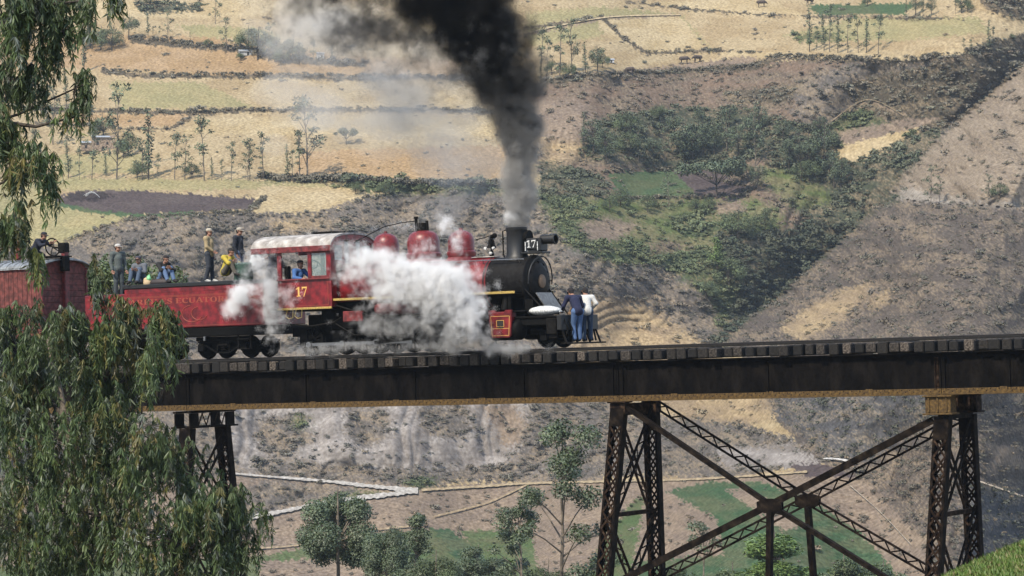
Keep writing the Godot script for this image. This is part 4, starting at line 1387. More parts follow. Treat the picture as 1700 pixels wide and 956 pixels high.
	# running boards
	for sg in [1.0, -1.0]:
		m = MB.new()
		m.cbx(Vector3(-2.55, 1.77, sg * .97) - o, Vector3(6.85, .05, .42), .01)
		var rb := part("running_board", m, M.black_iron, t)
		m = MB.new()
		m.cbx(Vector3(-2.55, 1.775, sg * 1.19) - o, Vector3(6.85, .075, .02), .004)
		part("edge_stripe", m, M.yellow_line, rb)
		m = MB.new()
		m.cbx(Vector3(.62, 1.27, sg * 1.05) - o, Vector3(.1, .95, .1), .01)
		m.cbx(Vector3(.92, 1.18, sg * 1.0) - o, Vector3(.62, .05, .42), .01)
		m.cbx(Vector3(1.15, 1.3, sg * .8) - o, Vector3(.3, .5, .04), .01)
		part("front_step", m, M.black_iron, t)
	# firebox, ash pan, frames
	m = MB.new()
	m.cbx(Vector3(-5.55, 1.45, 0) - o, Vector3(1.6, 1.3, 1.5), .05)
	part("firebox", m, M.black_iron, t)
	m = MB.new()
	m.cbx(Vector3(-5.6, .72, 0) - o, Vector3(1.5, .4, .9), .04)
	m.cbx(Vector3(-3.3, .88, 0) - o, Vector3(8.4, .9, .7), .03)
	m.cbx(Vector3(-4.4, 1.3, .0) - o, Vector3(4.6, .5, 1.5), .03)
	part("ash_pan", m, M.black_iron, t)
	for sg in [1.0, -1.0]:
		m = MB.new()
		m.cbx(Vector3(-3.1, .78, sg * .42) - o, Vector3(9.9, .3, .09), .01)
		part("frame", m, M.black_iron, t)
	# air reservoir, pipes and springs along the side
	m = MB.new()
	m.lathe(Vector3(-4.4, 1.42, 1.0) - o, Vector3.RIGHT, [Vector2(.001, 0), Vector2(.15, .03), Vector2(.19, .1), Vector2(.19, 1.6), Vector2(.15, 1.68), Vector2(.001, 1.7)], 20)
	part("air_reservoir", m, M.red_dull, t)
	m = MB.new()
	m.cbx(Vector3(-5.2, 1.22, 1.12) - o, Vector3(.75, .34, .1), .02)
	part("side_box", m, M.red_dull, t)
	m = MB.new()
	m.lathe(Vector3(-2.2, 1.9, .98) - o, Vector3.UP, [Vector2(.001, 0), Vector2(.17, .02), Vector2(.17, .3), Vector2(.1, .33), Vector2(.1, .45), Vector2(.18, .48), Vector2(.18, .8), Vector2(.001, .82)], 18)
	part("air_pump", m, M.black_iron, t)
	m = MB.new()
	m.tube([Vector3(-5.9, 1.6, 1.1) - o, Vector3(-4.5, 1.2, 1.15) - o, Vector3(-2.6, 1.18, 1.15) - o, Vector3(-.4, 1.25, 1.15) - o], .03, 8)
	m.tube([Vector3(-5.9, 1.0, 1.1) - o, Vector3(-5.2, .62, 1.1) - o, Vector3(-3.2, .6, 1.12) - o], .025, 8)
	m.tube([Vector3(-7.8, 1.05, 1.05) - o, Vector3(-6.9, .95, 1.05) - o, Vector3(-6.0, 1.05, 1.05) - o, Vector3(-5.7, 1.2, 1.05) - o], .03, 8)
	part("pipe", m, M.dark_iron, t)
	for x in [-6.55, -5.35, -4.15, -2.95]:
		m = MB.new()
		for k in 5: m.cbx(Vector3(x, 1.02 + .035 * k, .46) - o, Vector3(.95 - .16 * k, .03, .09), .006)
		part("leaf_spring", m, M.black_iron, t)
	# driving wheels and rods
	for x in [-7.2, -5.9, -4.6, -3.3]:
		for sg in [1.0, -1.0]: wheel(t, "driving_wheel", Vector3(x, .5, sg * .56) - o, .47, 14, sg, M.black_iron, true)
		m = MB.new()
		m.cyl(Vector3(x, .5, -.6) - o, Vector3(x, .5, .6) - o, .085, .085, 12)
		part("axle", m, M.black_iron, t)
	for sg in [1.0, -1.0]:
		m = MB.new()
		m.bar(Vector3(-7.2, .36, sg * .74) - o, Vector3(-3.3, .36, sg * .74) - o, .1, .05)
		for x in [-7.2, -5.9, -4.6, -3.3]: m.cyl(Vector3(x, .36, sg * .68) - o, Vector3(x, .36, sg * .8) - o, .1, .1, 14)
		part("coupling_rod", m, M.steel if sg > 0 else M.black_iron, t)
		m = MB.new()
		m.bar(Vector3(-4.6, .36, sg * .84) - o, Vector3(-1.2, .62, sg * .9) - o, .11, .05)
		m.cbx(Vector3(-1.2, .62, sg * .9) - o, Vector3(.3, .3, .16), .02)
		m.bar(Vector3(-2.1, .8, sg * .9) - o, Vector3(-.1, .8, sg * .9) - o, .07, .09)
		m.bar(Vector3(-1.1, .62, sg * .9) - o, Vector3(0.0, .62, sg * .9) - o, .06, .06)
		part("main_rod", m, M.dark_iron, t)
		# cylinder and its red valve chest cover
		m = MB.new()
		m.lathe(Vector3(-.05, .62, sg * .98) - o, Vector3.RIGHT, [Vector2(.001, -.04), Vector2(.2, -.03), Vector2(.31, 0), Vector2(.33, .04), Vector2(.33, .98), Vector2(.31, 1.02), Vector2(.2, 1.08), Vector2(.001, 1.1)], 28)
		var cy := part("cylinder", m, M.black_iron, t)
		if sg > 0:
			m = MB.new()
			var p := PackedVector2Array([Vector2(-.37, -.34), Vector2(-.3, -.42), Vector2(.3, -.42), Vector2(.37, -.34), Vector2(.42, .36), Vector2(.42, .43), Vector2(.2, .43), Vector2(.12, .34), Vector2(-.12, .34), Vector2(-.2, .43), Vector2(-.42, .43), Vector2(-.42, .36)])
			m.prism(p, Transform3D(Basis(), Vector3(.43, .8, 1.34) - o), .06)
			m.cbx(Vector3(.43, .8, 1.14) - o, Vector3(.7, .76, .36), .04)
			var cc := part("valve_chest", m, M.red_paint, t)
			m = MB.new()
			m.cbx(Vector3(.43, .78, 1.372) - o, Vector3(.22, .26, .012), .004)
			part("inspection_window", m, M.house_dark, cc)
			m = MB.new()
			for q in [[-.3, -.34, .3, -.34], [.3, -.34, .34, .26], [.34, .26, -.34, .26], [-.34, .26, -.3, -.34], [-.33, -.12, .33, -.12], [-.13, -.06, .13, -.06], [-.13, .13, .13, .13], [-.13, -.06, -.13, .13], [.13, -.06, .13, .13]]:
				m.bar(Vector3(.43 + q[0], .78 + q[1], 1.374) - o, Vector3(.43 + q[2], .78 + q[3], 1.374) - o, .014, .008)
			part("pinstripe", m, M.gold, cc)
			m = MB.new()
			m.cyl(Vector3(.43, 1.2, 1.1) - o, Vector3(.43, 1.62, .92) - o, .13, .12, 14)
			part("steam_pipe", m, M.black_iron, t)
	# pilot: deck, beam, leading wheels, step boards
	m = MB.new()
	m.cbx(Vector3(1.6, .98, 0) - o, Vector3(1.7, .07, 2.2), .012)
	m.cbx(Vector3(1.6, .84, 1.02) - o, Vector3(1.7, .22, .06), .01)
	m.cbx(Vector3(1.6, .84, -1.02) - o, Vector3(1.7, .22, .06), .01)
	part("pilot_deck", m, M.black_iron, t)
	m = MB.new()
	m.cbx(Vector3(2.4, .78, 0) - o, Vector3(.16, .46, 2.3), .015)
	m.cbx(Vector3(2.5, .78, .0) - o, Vector3(.1, .3, .3), .03)
	part("pilot_beam", m, M.black_paint, t)
	m = MB.new()
	m.cbx(Vector3(2.6, .14, 0) - o, Vector3(.32, .05, 2.3), .01)
	for z in [-1.05, -.4, .4, 1.05]:
		m.bar(Vector3(2.44, .56, z) - o, Vector3(2.6, .16, z) - o, .05, .04)
	part("step_board", m, M.dark_iron, t)
	m = MB.new()
	for z in [-.95, -.75, -.55, -.35, -.15, .15, .35, .55, .75, .95]:
		m.bar(Vector3(2.42, .6, z) - o, Vector3(2.5, .2, z) - o, .05, .03)
	for z in [.7, .95]: m.tube([Vector3(2.46, .9, z) - o, Vector3(2.6, .6, z) - o, Vector3(2.55, .35, z) - o, Vector3(2.5, .5, z - .06) - o], .025, 8)
	part("pilot_bars", m, M.black_iron, t).set_meta("kind", "stuff")
	for sg in [1.0, -1.0]: wheel(t, "leading_wheel", Vector3(1.6, .34, sg * .56) - o, .31, 0, sg, M.black_iron)
	m = MB.new()
	m.cyl(Vector3(1.6, .34, -.6) - o, Vector3(1.6, .34, .6) - o, .07, .07, 12)
	m.cbx(Vector3(1.6, .52, .72) - o, Vector3(.9, .1, .08), .01)
	m.cbx(Vector3(1.6, .36, .72) - o, Vector3(.24, .26, .1), .02)
	part("leading_truck", m, M.black_iron, t)
	m = MB.new()
	m.cbx(Vector3(2.1, .68, 1.08) - o, Vector3(.36, .5, .08), .02)
	m.cbx(Vector3(2.1, .45, 1.02) - o, Vector3(.3, .3, .04), .02)
	part("step_bracket", m, M.dark_iron, t)
	# braces and the sloping plate in front of the smokebox
	for sg in [1.0, -1.0]:
		m = MB.new()
		m.cyl(Vector3(.72, 2.14, sg * .78) - o, Vector3(1.72, 1.05, sg * .62) - o, .028, .028, 8)
		part("smokebox_brace", m, M.dark_iron, t)
	m = MB.new()
	m.box(Transform3D(Basis(Vector3.BACK, -.95), Vector3(1.5, 1.42, .1) - o), Vector3(.78, .03, .95))
	part("front_apron", m, M.grey_plate, t)
	m = MB.new()
	m.tube([Vector3(1.8, 1.05, -.5) - o, Vector3(1.95, 1.3, -.5) - o, Vector3(2.1, 1.42, -.5) - o, Vector3(2.3, 1.3, -.5) - o], .03, 8)
	m.cbx(Vector3(2.2, 1.06, -.3) - o, Vector3(.3, .1, .6), .02)
	part("hose", m, M.wood_brown, t)
	build_cab(t, o)
	# the white sack lying on the pilot deck
	m = MB.new()
	m.ball(Vector3(0, .145, 0), Vector3(.56, .15, .3), 28, 16, .035, 2)
	for sg in [-1.0, 1.0]: m.cbx(Vector3(.56 * sg, .1, 0), Vector3(.1, .05, .12), .02, Basis(Vector3.BACK, .4 * sg))
	var bag := part("sack", m, M.bag_white, self, track(1.72, 1.02, .82))
	tag(bag, "stuffed white sack lying on the deck at the front of the locomotive", "sack")


func build_cab(t: Node3D, o: Vector3) -> void:
	var m: MB
	var roof_m := MB.new()
	arch_roof(roof_m, -8.98 + 3, -5.84 + 3, 1.36, 3.42, 3.95, .06, 2.5, 24)
	# rounded rear lip
	var roof := part("cab_roof", roof_m, M.roof_white, t)
	m = MB.new()
	m.cbx(Vector3(-6.9, 3.99, -.1) - o, Vector3(.9, .06, .7), .015)
	part("roof_hatch", m, M.black_iron, roof)
	for sg in [1.0, -1.0]:
		m = MB.new()
		m.cbx(Vector3(-7.41, 3.44, sg * 1.345) - o, Vector3(3.14, .19, .04), .012)
		part("eave_board", m, M.red_dull, roof)
		m = MB.new()
		m.cbx(Vector3(-6.97, 2.0, sg * 1.24) - o, Vector3(2.08, .98, .05), .012)
		var sp := part("cab_side", m, M.red_paint, t)
		m = MB.new()
		m.cbx(Vector3(-6.97, 1.53, sg * 1.27) - o, Vector3(2.12, .07, .05), .008)
		part("bottom_stripe", m, M.yellow_line, sp)
		m = MB.new()
		for q in [[-7.9, 1.62, -6.05, 1.62], [-6.05, 1.62, -6.05, 2.4], [-7.9, 2.4, -7.9, 1.62]]:
			m.bar(Vector3(q[0], q[1], sg * 1.267) - o, Vector3(q[2], q[3], sg * 1.267) - o, .012, .006)
		part("pinstripe", m, M.gold_faint, sp)
		m = MB.new()
		m.cbx(Vector3(-6.97, 2.47, sg * 1.27) - o, Vector3(2.1, .05, .12), .01)
		part("window_sill", m, M.red_dull, sp)
		for q in [[-7.93, .16], [-6.74, .14], [-6.01, .16]]:
			m = MB.new()
			m.cbx(Vector3(q[0], 2.95, sg * 1.24) - o, Vector3(q[1], .98, .07), .012)
			part("cab_post", m, M.red_paint, t)
		m = MB.new()
		m.cbx(Vector3(-6.38, 3.36, sg * 1.24) - o, Vector3(.6, .12, .05), .01)
		m.cbx(Vector3(-6.38, 2.53, sg * 1.24) - o, Vector3(.6, .08, .05), .01)
		part("window_frame", m, M.red_dull, t)
		m = MB.new()
		m.cbx(Vector3(-6.38, 2.94, sg * 1.235) - o, Vector3(.58, .76, .01), .002)
		part("window_pane", m, M.glass, t)
	var up := Basis()
	lettering(t, "cab_number", "17", "Droid Serif", .31, Vector3(-7.08, 2.07, 1.268) - o, up, M.gold, .95)
	# front wall with round-headed top and two windows each side of the boiler
	var half := 1.27
	for sg in [1.0, -1.0]:
		for q in [[half - .12, .24, 1.55, 3.5], [.52, .12, 2.9, 3.78], [.1, .2, 2.9, 3.9]]:
			m = MB.new()
			m.cbx(Vector3(-5.93, (q[2] + q[3]) * .5, sg * q[0]) - o, Vector3(.05, q[3] - q[2], q[1]), .008)
			part("front_post", m, M.red_paint, t)
		m = MB.new()
		m.cbx(Vector3(-5.93, 2.3, sg * 1.0) - o, Vector3(.05, 1.5, .1), .008)
		m.cbx(Vector3(-5.93, 2.98, sg * .82) - o, Vector3(.05, .14, .6), .008)
		m.cbx(Vector3(-5.935, 3.6, sg * .8) - o, Vector3(.05, .14, .6), .008)
		part("front_panel", m, M.red_paint, t)
		m = MB.new()
		m.cbx(Vector3(-5.92, 3.3, sg * .78) - o, Vector3(.01, .56, .48), .002)
		m.cbx(Vector3(-5.92, 3.3, sg * .3) - o, Vector3(.01, .7, .34), .002)
		part("front_pane", m, M.glass, t)
	m = MB.new()
	var p := PackedVector2Array()
	for k in 17:
		var a := PI * k / 16
		p.append(Vector2(1.33 * signf(cos(a)) * pow(absf(cos(a)), .8), .46 * pow(sin(a), .8)))
	var q2 := PackedVector2Array()
	for k in 17:
		var a := PI * (16 - k) / 16
		q2.append(Vector2(1.2 * signf(cos(a)) * pow(absf(cos(a)), .8), .3 * pow(sin(a), .8)))
	p.append_array(q2)
	m.prism(p, Transform3D(Basis(Vector3(0, 0, -1), Vector3.UP, Vector3.RIGHT), Vector3(-5.9, 3.42, 0) - o), .05)
	part("front_arch", m, M.red_paint, t)
	# floor, backhead, seat
	m = MB.new()
	m.cbx(Vector3(-7.2, 1.5, 0) - o, Vector3(2.5, .08, 2.4), .01)
	part("cab_floor", m, M.black_iron, t)
	m = MB.new()
	m.cbx(Vector3(-6.25, 2.1, 0) - o, Vector3(.6, 1.4, 1.4), .08)
	m.cyl(Vector3(-6.6, 2.5, .3) - o, Vector3(-6.5, 2.5, .3) - o, .12, .12, 14)
	m.tube([Vector3(-6.5, 2.6, .55) - o, Vector3(-6.7, 3.0, .8) - o, Vector3(-6.85, 3.1, .95) - o], .025, 8)
	m.torus(Vector3(-6.8, 2.95, .9) - o, Vector3(1, 0, .4), .13, .02, 18, 6)
	part("backhead", m, M.black_iron, t)
	m = MB.new()
	m.cbx(Vector3(-7.35, 2.2, .88) - o, Vector3(.5, .1, .5), .03)
	m.cbx(Vector3(-7.35, 1.85, .88) - o, Vector3(.4, .65, .4), .02)
	m.cbx(Vector3(-7.72, 2.6, 1.1) - o, Vector3(.16, .66, .2), .03)
	part("driver_seat", m, M.black_iron, t)
	m = MB.new()
	for x in [-7.7, -7.35]:
		m.tube([Vector3(x, 1.5, 1.2) - o, Vector3(x - .06, 1.3, 1.22) - o, Vector3(x + .06, 1.22, 1.22) - o, Vector3(x + .22, 1.25, 1.22) - o, Vector3(x + .22, 1.5, 1.2) - o], .016, 6)
	part("steam_hose", m, M.brass, t)


func truck(parent: Node3D, x: float, base: float) -> void:
	var m: MB
	for sg in [1.0, -1.0]:
		for e in [-.5, .5]: wheel(parent, "truck_wheel", Vector3(x + base * e, .37, sg * .56), .345, 0, sg, M.black_iron)
		m = MB.new()
		var z: float = sg * .86
		m.bar(Vector3(x - base * .5 - .15, .56, z), Vector3(x + base * .5 + .15, .56, z), .05, .09)
		m.bar(Vector3(x - base * .5, .54, z), Vector3(x - .26, .2, z), .045, .09)
		m.bar(Vector3(x + base * .5, .54, z), Vector3(x + .26, .2, z), .045, .09)
		m.bar(Vector3(x - .28, .2, z), Vector3(x + .28, .2, z), .045, .09)
		m.bar(Vector3(x - .24, .2, z), Vector3(x - .24, .56, z), .05, .05, Vector3.RIGHT)
		m.bar(Vector3(x + .24, .2, z), Vector3(x + .24, .56, z), .05, .05, Vector3.RIGHT)
		for e in [-.5, .5]: m.cbx(Vector3(x + base * e, .37, z), Vector3(.26, .26, .2), .03)
		var tf := part("truck_frame", m, M.black_iron, parent)
		m = MB.new()
		for k in 3: m.torus(Vector3(x, .3 + .07 * k, z), Vector3.UP, .07, .02, 12, 6)
		m.cbx(Vector3(x, .47, z), Vector3(.42, .1, .12), .02)
		part("truck_spring", m, M.dark_iron, tf).set_meta("kind", "stuff")
	for e in [-.5, .5]:
		m = MB.new()
		m.cyl(Vector3(x + base * e, .37, -.6), Vector3(x + base * e, .37, .6), .07, .07, 12)
		part("axle", m, M.black_iron, parent)
	m = MB.new()
	m.cbx(Vector3(x, .55, 0), Vector3(.3, .22, 1.8), .03)
	m.cbx(Vector3(x, .45, .62), Vector3(base - .5, .3, .1), .02)
	m.cbx(Vector3(x, .66, .8), Vector3(base + .5, .14, .12), .02)
	part("bolster", m, M.black_iron, parent)


func build_tender() -> void:
	var c := -12.3
	var t := thing("tender", "long red oil tender behind the cab, with dark rim and faded gold lettering", "locomotive tender", track(c))
	var o := Vector3(c, 0, 0)
	var m := MB.new()
	m.cbx(Vector3(-12.35, 1.66, 0) - o, Vector3(7.4, 1.2, 2.36), .02)
	var tank := part("tank", m, M.red_paint, t)
	m = MB.new()
	m.cbx(Vector3(-11.5, 2.33, 0) - o, Vector3(5.7, .18, 2.36), .015)
	part("bunker_side", m, M.red_paint, t)
	m = MB.new()
	for sg in [1.0, -1.0]: m.cbx(Vector3(-11.5, 2.485, sg * 1.17) - o, Vector3(5.8, .13, .09), .015)
	for x in [-14.4, -8.65]: m.cbx(Vector3(x, 2.486, 0) - o, Vector3(.09, .128, 2.24), .015)
	part("rim", m, M.black_paint, t)
	m = MB.new()
	m.cbx(Vector3(-11.5, 2.45, 0) - o, Vector3(5.6, .06, 2.2), .01)
	part("deck", m, M.dark_iron, t)
	m = MB.new()
	m.cbx(Vector3(-12.35, .9, 0) - o, Vector3(7.6, .3, 2.3), .015)
	part("underframe", m, M.black_iron, t)
	m = MB.new()
	for y in [2.1, 2.135, 1.12]: m.bar(Vector3(-15.9, y, 1.184) - o, Vector3(-8.75, y, 1.184) - o, .012, .006)
	part("pinstripe", m, M.gold_faint, tank)
	lettering(tank, "lettering", "FERROCARRILES ECUATORIANOS", "Droid Serif", .17, Vector3(-12.35, 1.96, 1.184) - o, Basis(), M.gold_faint, 1.72, true, .006)
	# scrollwork below the lettering
	m = MB.new()
	for q in [[-11.55, .28], [-11.25, .22], [-13.4, .28], [-13.1, .22]]:
		var pts := []
		for k in 14:
			var a := PI * .55 + k * .32
			pts.append(Vector3(q[0] + cos(a) * q[1] * 1.5, 1.52 + sin(a) * q[1], 1.184) - o)
		m.tube(pts, .012, 5)
	part("scrollwork", m, M.gold_faint, tank).set_meta("kind", "stuff")
	m = MB.new()
	for k in 40:
		for y in [1.13, 2.2]: m.ball(Vector3(-15.95 + k * .184, y, 1.182) - o, Vector3(.012, .012, .008), 5, 3)
	part("rivets", m, M.red_dull, tank).set_meta("kind", "stuff")
	truck(t, -10.55 - c, 1.75)
	truck(t, -14.3 - c, 1.75)
	m = MB.new()
	m.cbx(Vector3(-9.55, .62, 1.05) - o, Vector3(.5, .04, .2), .008)
	m.cbx(Vector3(-9.55, .3, 1.05) - o, Vector3(.5, .04, .2), .008)
	for x in [-9.8, -9.3]: m.bar(Vector3(x, .84, 1.05) - o, Vector3(x, .3, 1.05) - o, .04, .04, Vector3.RIGHT)
	part("step", m, M.dark_iron, t)
	m = MB.new()
	m.cbx(Vector3(-10.95, .79, 1.1) - o, Vector3(.4, .05, .06), .01)
	m.cbx(Vector3(-11.13, .7, 1.1) - o, Vector3(.07, .2, .07), .01)
	part("bracket", m, M.steel, t)
	m = MB.new()
	m.cyl(Vector3(-15.4, 2.26, -.3) - o, Vector3(-15.4, 2.45, -.3) - o, .3, .3, 20)
	part("filler_hatch", m, M.dark_iron, t)
	# odds and ends riding on the tender
	m = MB.new()
	m.lathe(Vector3(0, 0, 0), Vector3.UP, [Vector2(.001, 0), Vector2(.3, 0), Vector2(.33, .12), Vector2(.31, .24), Vector2(.34, .36), Vector2(.31, .5), Vector2(.32, .6), Vector2(.25, .66), Vector2(.001, .67)], 24)
	mat("barrel_green", lin(.035, .09, .065), .6, 0, M.red_paint.albedo_texture, .8)
	tag(part("barrel", m, M.barrel_green, self, track(-9.95, 2.48, .45)), "dark green barrel on the tender beside the seated man in the yellow shirt", "barrel")
	m = MB.new()
	m.ball(Vector3(0, .14, 0), Vector3(.19, .17, .16), 16, 10, .16, 1)
	m.ball(Vector3(-.05, .26, .02), Vector3(.12, .1, .1), 12, 8, .2, 5)
	mat("bag_tan", lin(.4, .3, .18), .8)
	var b := part("plastic_bag", m, M.bag_tan, self, track(-13.62, 2.48, .85) * Transform3D(Basis().scaled(Vector3(.8, .85, .8)), Vector3()))
	tag(b, "tan plastic bag with a green and white top, beside the seated man's knee", "bag")
	m = MB.new()
	m.ball(Vector3(.08, .32, 0), Vector3(.1, .1, .09), 14, 8, .25, 3)
	m.bar(Vector3(.05, .36, 0), Vector3(.14, .46, .02), .07, .02)
	m.bar(Vector3(.1, .36, 0), Vector3(.02, .45, -.02), .06, .02)
	mat("bag_green", lin(.2, .5, .24), .5)
	part("bag_top", m, M.bag_green, b)
	m = MB.new()
	m.ball(Vector3(0, .13, 0), Vector3(.42, .14, .2), 18, 10, .06, 4)
	m.tube([Vector3(-.2, .2, .1), Vector3(-.1, .34, .1), Vector3(.1, .34, .1), Vector3(.2, .2, .1)], .015, 6)
	mat("bag_black", lin(.03, .022, .022), .7)
	tag(part("holdall", m, M.bag_black, self, track(-13.1, 2.48, .8)), "dark holdall lying on the tender between the two seated men", "bag")


func build_boxcar() -> void:
	var c := -22.5
	var o := Vector3(c, 0, 0)
	var t := thing("boxcar", "weathered red wooden boxcar with bowed metal roof at the end of the train", "railway wagon", track(c))
	var m := MB.new()
	m.cbx(Vector3(-22.5, 2.1, 0) - o, Vector3(9.2, 2.4, 2.4), .01)
	var body := part("body", m, M.red_dull, t)
	# boards: upright on the side, level on the end
	for k in 46:
		m = MB.new()
		m.cbx(Vector3(-27.0 + k * .2, 2.1, 1.21) - o, Vector3(.188, 2.36, .03), .006)
		part("plank", m, M.box_red, body)
	for k in 12:
		for sg in [1.0, -1.0]:
			m = MB.new()
			m.cbx(Vector3(-17.885, 1.0 + k * .2, sg * .64) - o, Vector3(.03, .188, 1.06), .006)
			part("plank", m, M.box_red, body)
	m = MB.new()
	var p := PackedVector2Array()
	for k in 13:
		var a := PI * k / 12
		p.append(Vector2(1.2 * cos(a), .3 * sin(a)))
	m.prism(p, Transform3D(Basis(Vector3(0, 0, -1), Vector3.UP, Vector3.RIGHT), Vector3(-17.9, 3.28, 0) - o), .05)
	part("end_arch", m, M.box_red, t)
	for z in [1.19, -1.19]:
		m = MB.new()
		m.cbx(Vector3(-17.87, 2.1, z) - o, Vector3(.08, 2.4, .1), .01)
		part("corner_post", m, M.red_dull, t)
	m = MB.new()
	m.cbx(Vector3(-17.8, 2.45, .0) - o, Vector3(.16, 3.3, .24), .02)
	part("brake_post", m, M.red_dull, t)
	m = MB.new()
	m.cbx(Vector3(-17.66, 3.42, .18) - o, Vector3(.2, .5, .3), .02)
	part("brake_box", m, M.black_iron, t)
	m = MB.new()
	arch_roof(m, -27.2 - c, -17.7 - c, 1.3, 3.3, 3.6, .04, 2.0, 16)
	var roof := part("roof", m, M.corrugated, t)
	for k in 31:
		m = MB.new()
		var pts := []
		for q in 13:
			var a := PI * q / 12
			pts.append(Vector3(-27.1 + k * .31, 3.31 + .3 * sin(a), 1.3 * cos(a)) - o)
		m.tube(pts, .03, 6)
		part("roof_rib", m, M.corrugated, roof)
	m = MB.new()
	m.cbx(Vector3(-18.2, 3.68, .25) - o, Vector3(1.1, .05, .9), .01)
	part("running_board", m, M.dark_iron, roof)
	m = MB.new()
	m.cbx(Vector3(-22.5, .8, 0) - o, Vector3(9.3, .25, 2.2), .015)
	part("underframe", m, M.black_iron, t)
	truck(t, -19.6 - c, 1.6)
	truck(t, -25.2 - c, 1.6)
	m = MB.new()
	m.torus(Vector3(-18.25, 4.02, .1) - o, Vector3(1, .12, .25), .3, .025, 28, 8)
	for k in 4:
		var a := TAU * k / 4 + .4
		m.bar(Vector3(-18.25, 4.02, .1) - o, Vector3(-18.25 + .0, 4.02 + .3 * sin(a), .1 + .3 * cos(a)) - o, .025, .02)
	m.cyl(Vector3(-18.25, 4.02, .1) - o, Vector3(-17.85, 3.97, .02) - o, .03, .03, 8)
	m.cbx(Vector3(-17.85, 3.98, .0) - o, Vector3(.3, .36, .32), .04)
	part("brake_wheel", m, M.dark_iron, t)
	m = MB.new()
	m.cbx(Vector3(-19.6, 3.95, .3) - o, Vector3(.14, .66, .14), .02)
	part("roof_post", m, M.red_paint, t)
	m = MB.new()
	m.cbx(Vector3(-17.2, .8, 0) - o, Vector3(1.3, .18, .2), .02)
	part("coupler", m, M.black_iron, t)


# ---------- people ----------
func capsules_to(m: MB, bones: Array, cell: float, k: float, tint: Color) -> void:
	# surface nets of a smooth union of tapered capsules: bones are [a, b, ra, rb]
	var lo := Vector3.ONE * 1e9
	var hi := -lo
	for b in bones:
		var r: float = maxf(b[2], b[3]) + cell * 2.5
		lo = lo.min((b[0] as Vector3) - Vector3.ONE * r).min((b[1] as Vector3) - Vector3.ONE * r)
		hi = hi.max((b[0] as Vector3) + Vector3.ONE * r).max((b[1] as Vector3) + Vector3.ONE * r)
	var nx := ceili((hi.x - lo.x) / cell) + 1
	var ny := ceili((hi.y - lo.y) / cell) + 1
	var nz := ceili((hi.z - lo.z) / cell) + 1
	var f := PackedFloat32Array()
	f.resize(nx * ny * nz)
	f.fill(1.0)
	for b in bones:
		var a: Vector3 = b[0]
		var ab: Vector3 = (b[1] as Vector3) - a
		var ra: float = b[2]
		var dr: float = b[3] - ra
		var l2 := maxf(ab.length_squared(), 1e-9)
		var r: float = maxf(b[2], b[3]) + cell * 2.0 + k
		var p0 := ((a.min(b[1]) - Vector3.ONE * r - lo) / cell).floor()
		var p1 := ((a.max(b[1]) + Vector3.ONE * r - lo) / cell).ceil()
		for z in range(maxi(0, int(p0.z)), mini(nz - 1, int(p1.z)) + 1):
			for y in range(maxi(0, int(p0.y)), mini(ny - 1, int(p1.y)) + 1):
				var o := (z * ny + y) * nx
				for x in range(maxi(0, int(p0.x)), mini(nx - 1, int(p1.x)) + 1):
					var q := lo + Vector3(x, y, z) * cell - a
					var t := clampf(q.dot(ab) / l2, 0, 1)
					var d := (q - ab * t).length() - ra - dr * t
					var e := f[o + x]
					var h := clampf(0.5 + 0.5 * (e - d) / k, 0, 1)
					f[o + x] = lerpf(e, d, h) - k * h * (1.0 - h)
	var at := PackedInt32Array()
	at.resize(nx * ny * nz)
	at.fill(-1)
	m.col = tint
	for z in nz - 1:
		for y in ny - 1:
			for x in nx - 1:
				var i := (z * ny + y) * nx + x
				var v: Array[float] = [f[i], f[i + 1], f[i + nx], f[i + nx + 1], f[i + nx * ny], f[i + nx * ny + 1], f[i + nx * ny + nx], f[i + nx * ny + nx + 1]]
				var neg := 0
				for w in v: if w < 0: neg += 1
				if neg == 0 or neg == 8: continue
				var s := Vector3()
				var c := 0
				for e in EDGES:
					var va := v[e.x]
					var vb := v[e.y]
					if (va < 0) != (vb < 0):
						var t := va / (va - vb)
						s += Vector3(e.x & 1, (e.x >> 1) & 1, e.x >> 2).lerp(Vector3(e.y & 1, (e.y >> 1) & 1, e.y >> 2), t)
						c += 1
				var g := Vector3(v[1] + v[3] + v[5] + v[7] - v[0] - v[2] - v[4] - v[6], v[2] + v[3] + v[6] + v[7] - v[0] - v[1] - v[4] - v[5], v[4] + v[5] + v[6] + v[7] - v[0] - v[1] - v[2] - v[3])
				at[i] = m.put(lo + (Vector3(x, y, z) + s / c) * cell, g.normalized())
	var st: Array[int] = [1, nx, nx * ny]
	for z in range(1, nz - 1):
		for y in range(1, ny - 1):
			for x in range(1, nx - 1):
				var i := (z * ny + y) * nx + x
				for ax in 3:
					var inside := f[i] < 0
					if inside == (f[i + st[ax]] < 0): continue
					var s1 := st[(ax + 1) % 3]
					var s2 := st[(ax + 2) % 3]
					var a := at[i - s1 - s2]
					var b := at[i - s2]
					var c := at[i]
					var d := at[i - s1]
					if a < 0 or b < 0 or c < 0 or d < 0: continue
					if inside:
						m.face(a, b, c); m.face(a, c, d)
					else:
						m.face(a, c, b); m.face(a, d, c)


const EDGES: Array[Vector2i] = [Vector2i(0, 1), Vector2i(2, 3), Vector2i(4, 5), Vector2i(6, 7), Vector2i(0, 2), Vector2i(1, 3), Vector2i(4, 6), Vector2i(5, 7), Vector2i(0, 4), Vector2i(1, 5), Vector2i(2, 6), Vector2i(3, 7)]
var hand_shape: MB
var head_shape: MB
var hair_shape: MB
var cap_shape: MB
var hat_brim_shape: MB


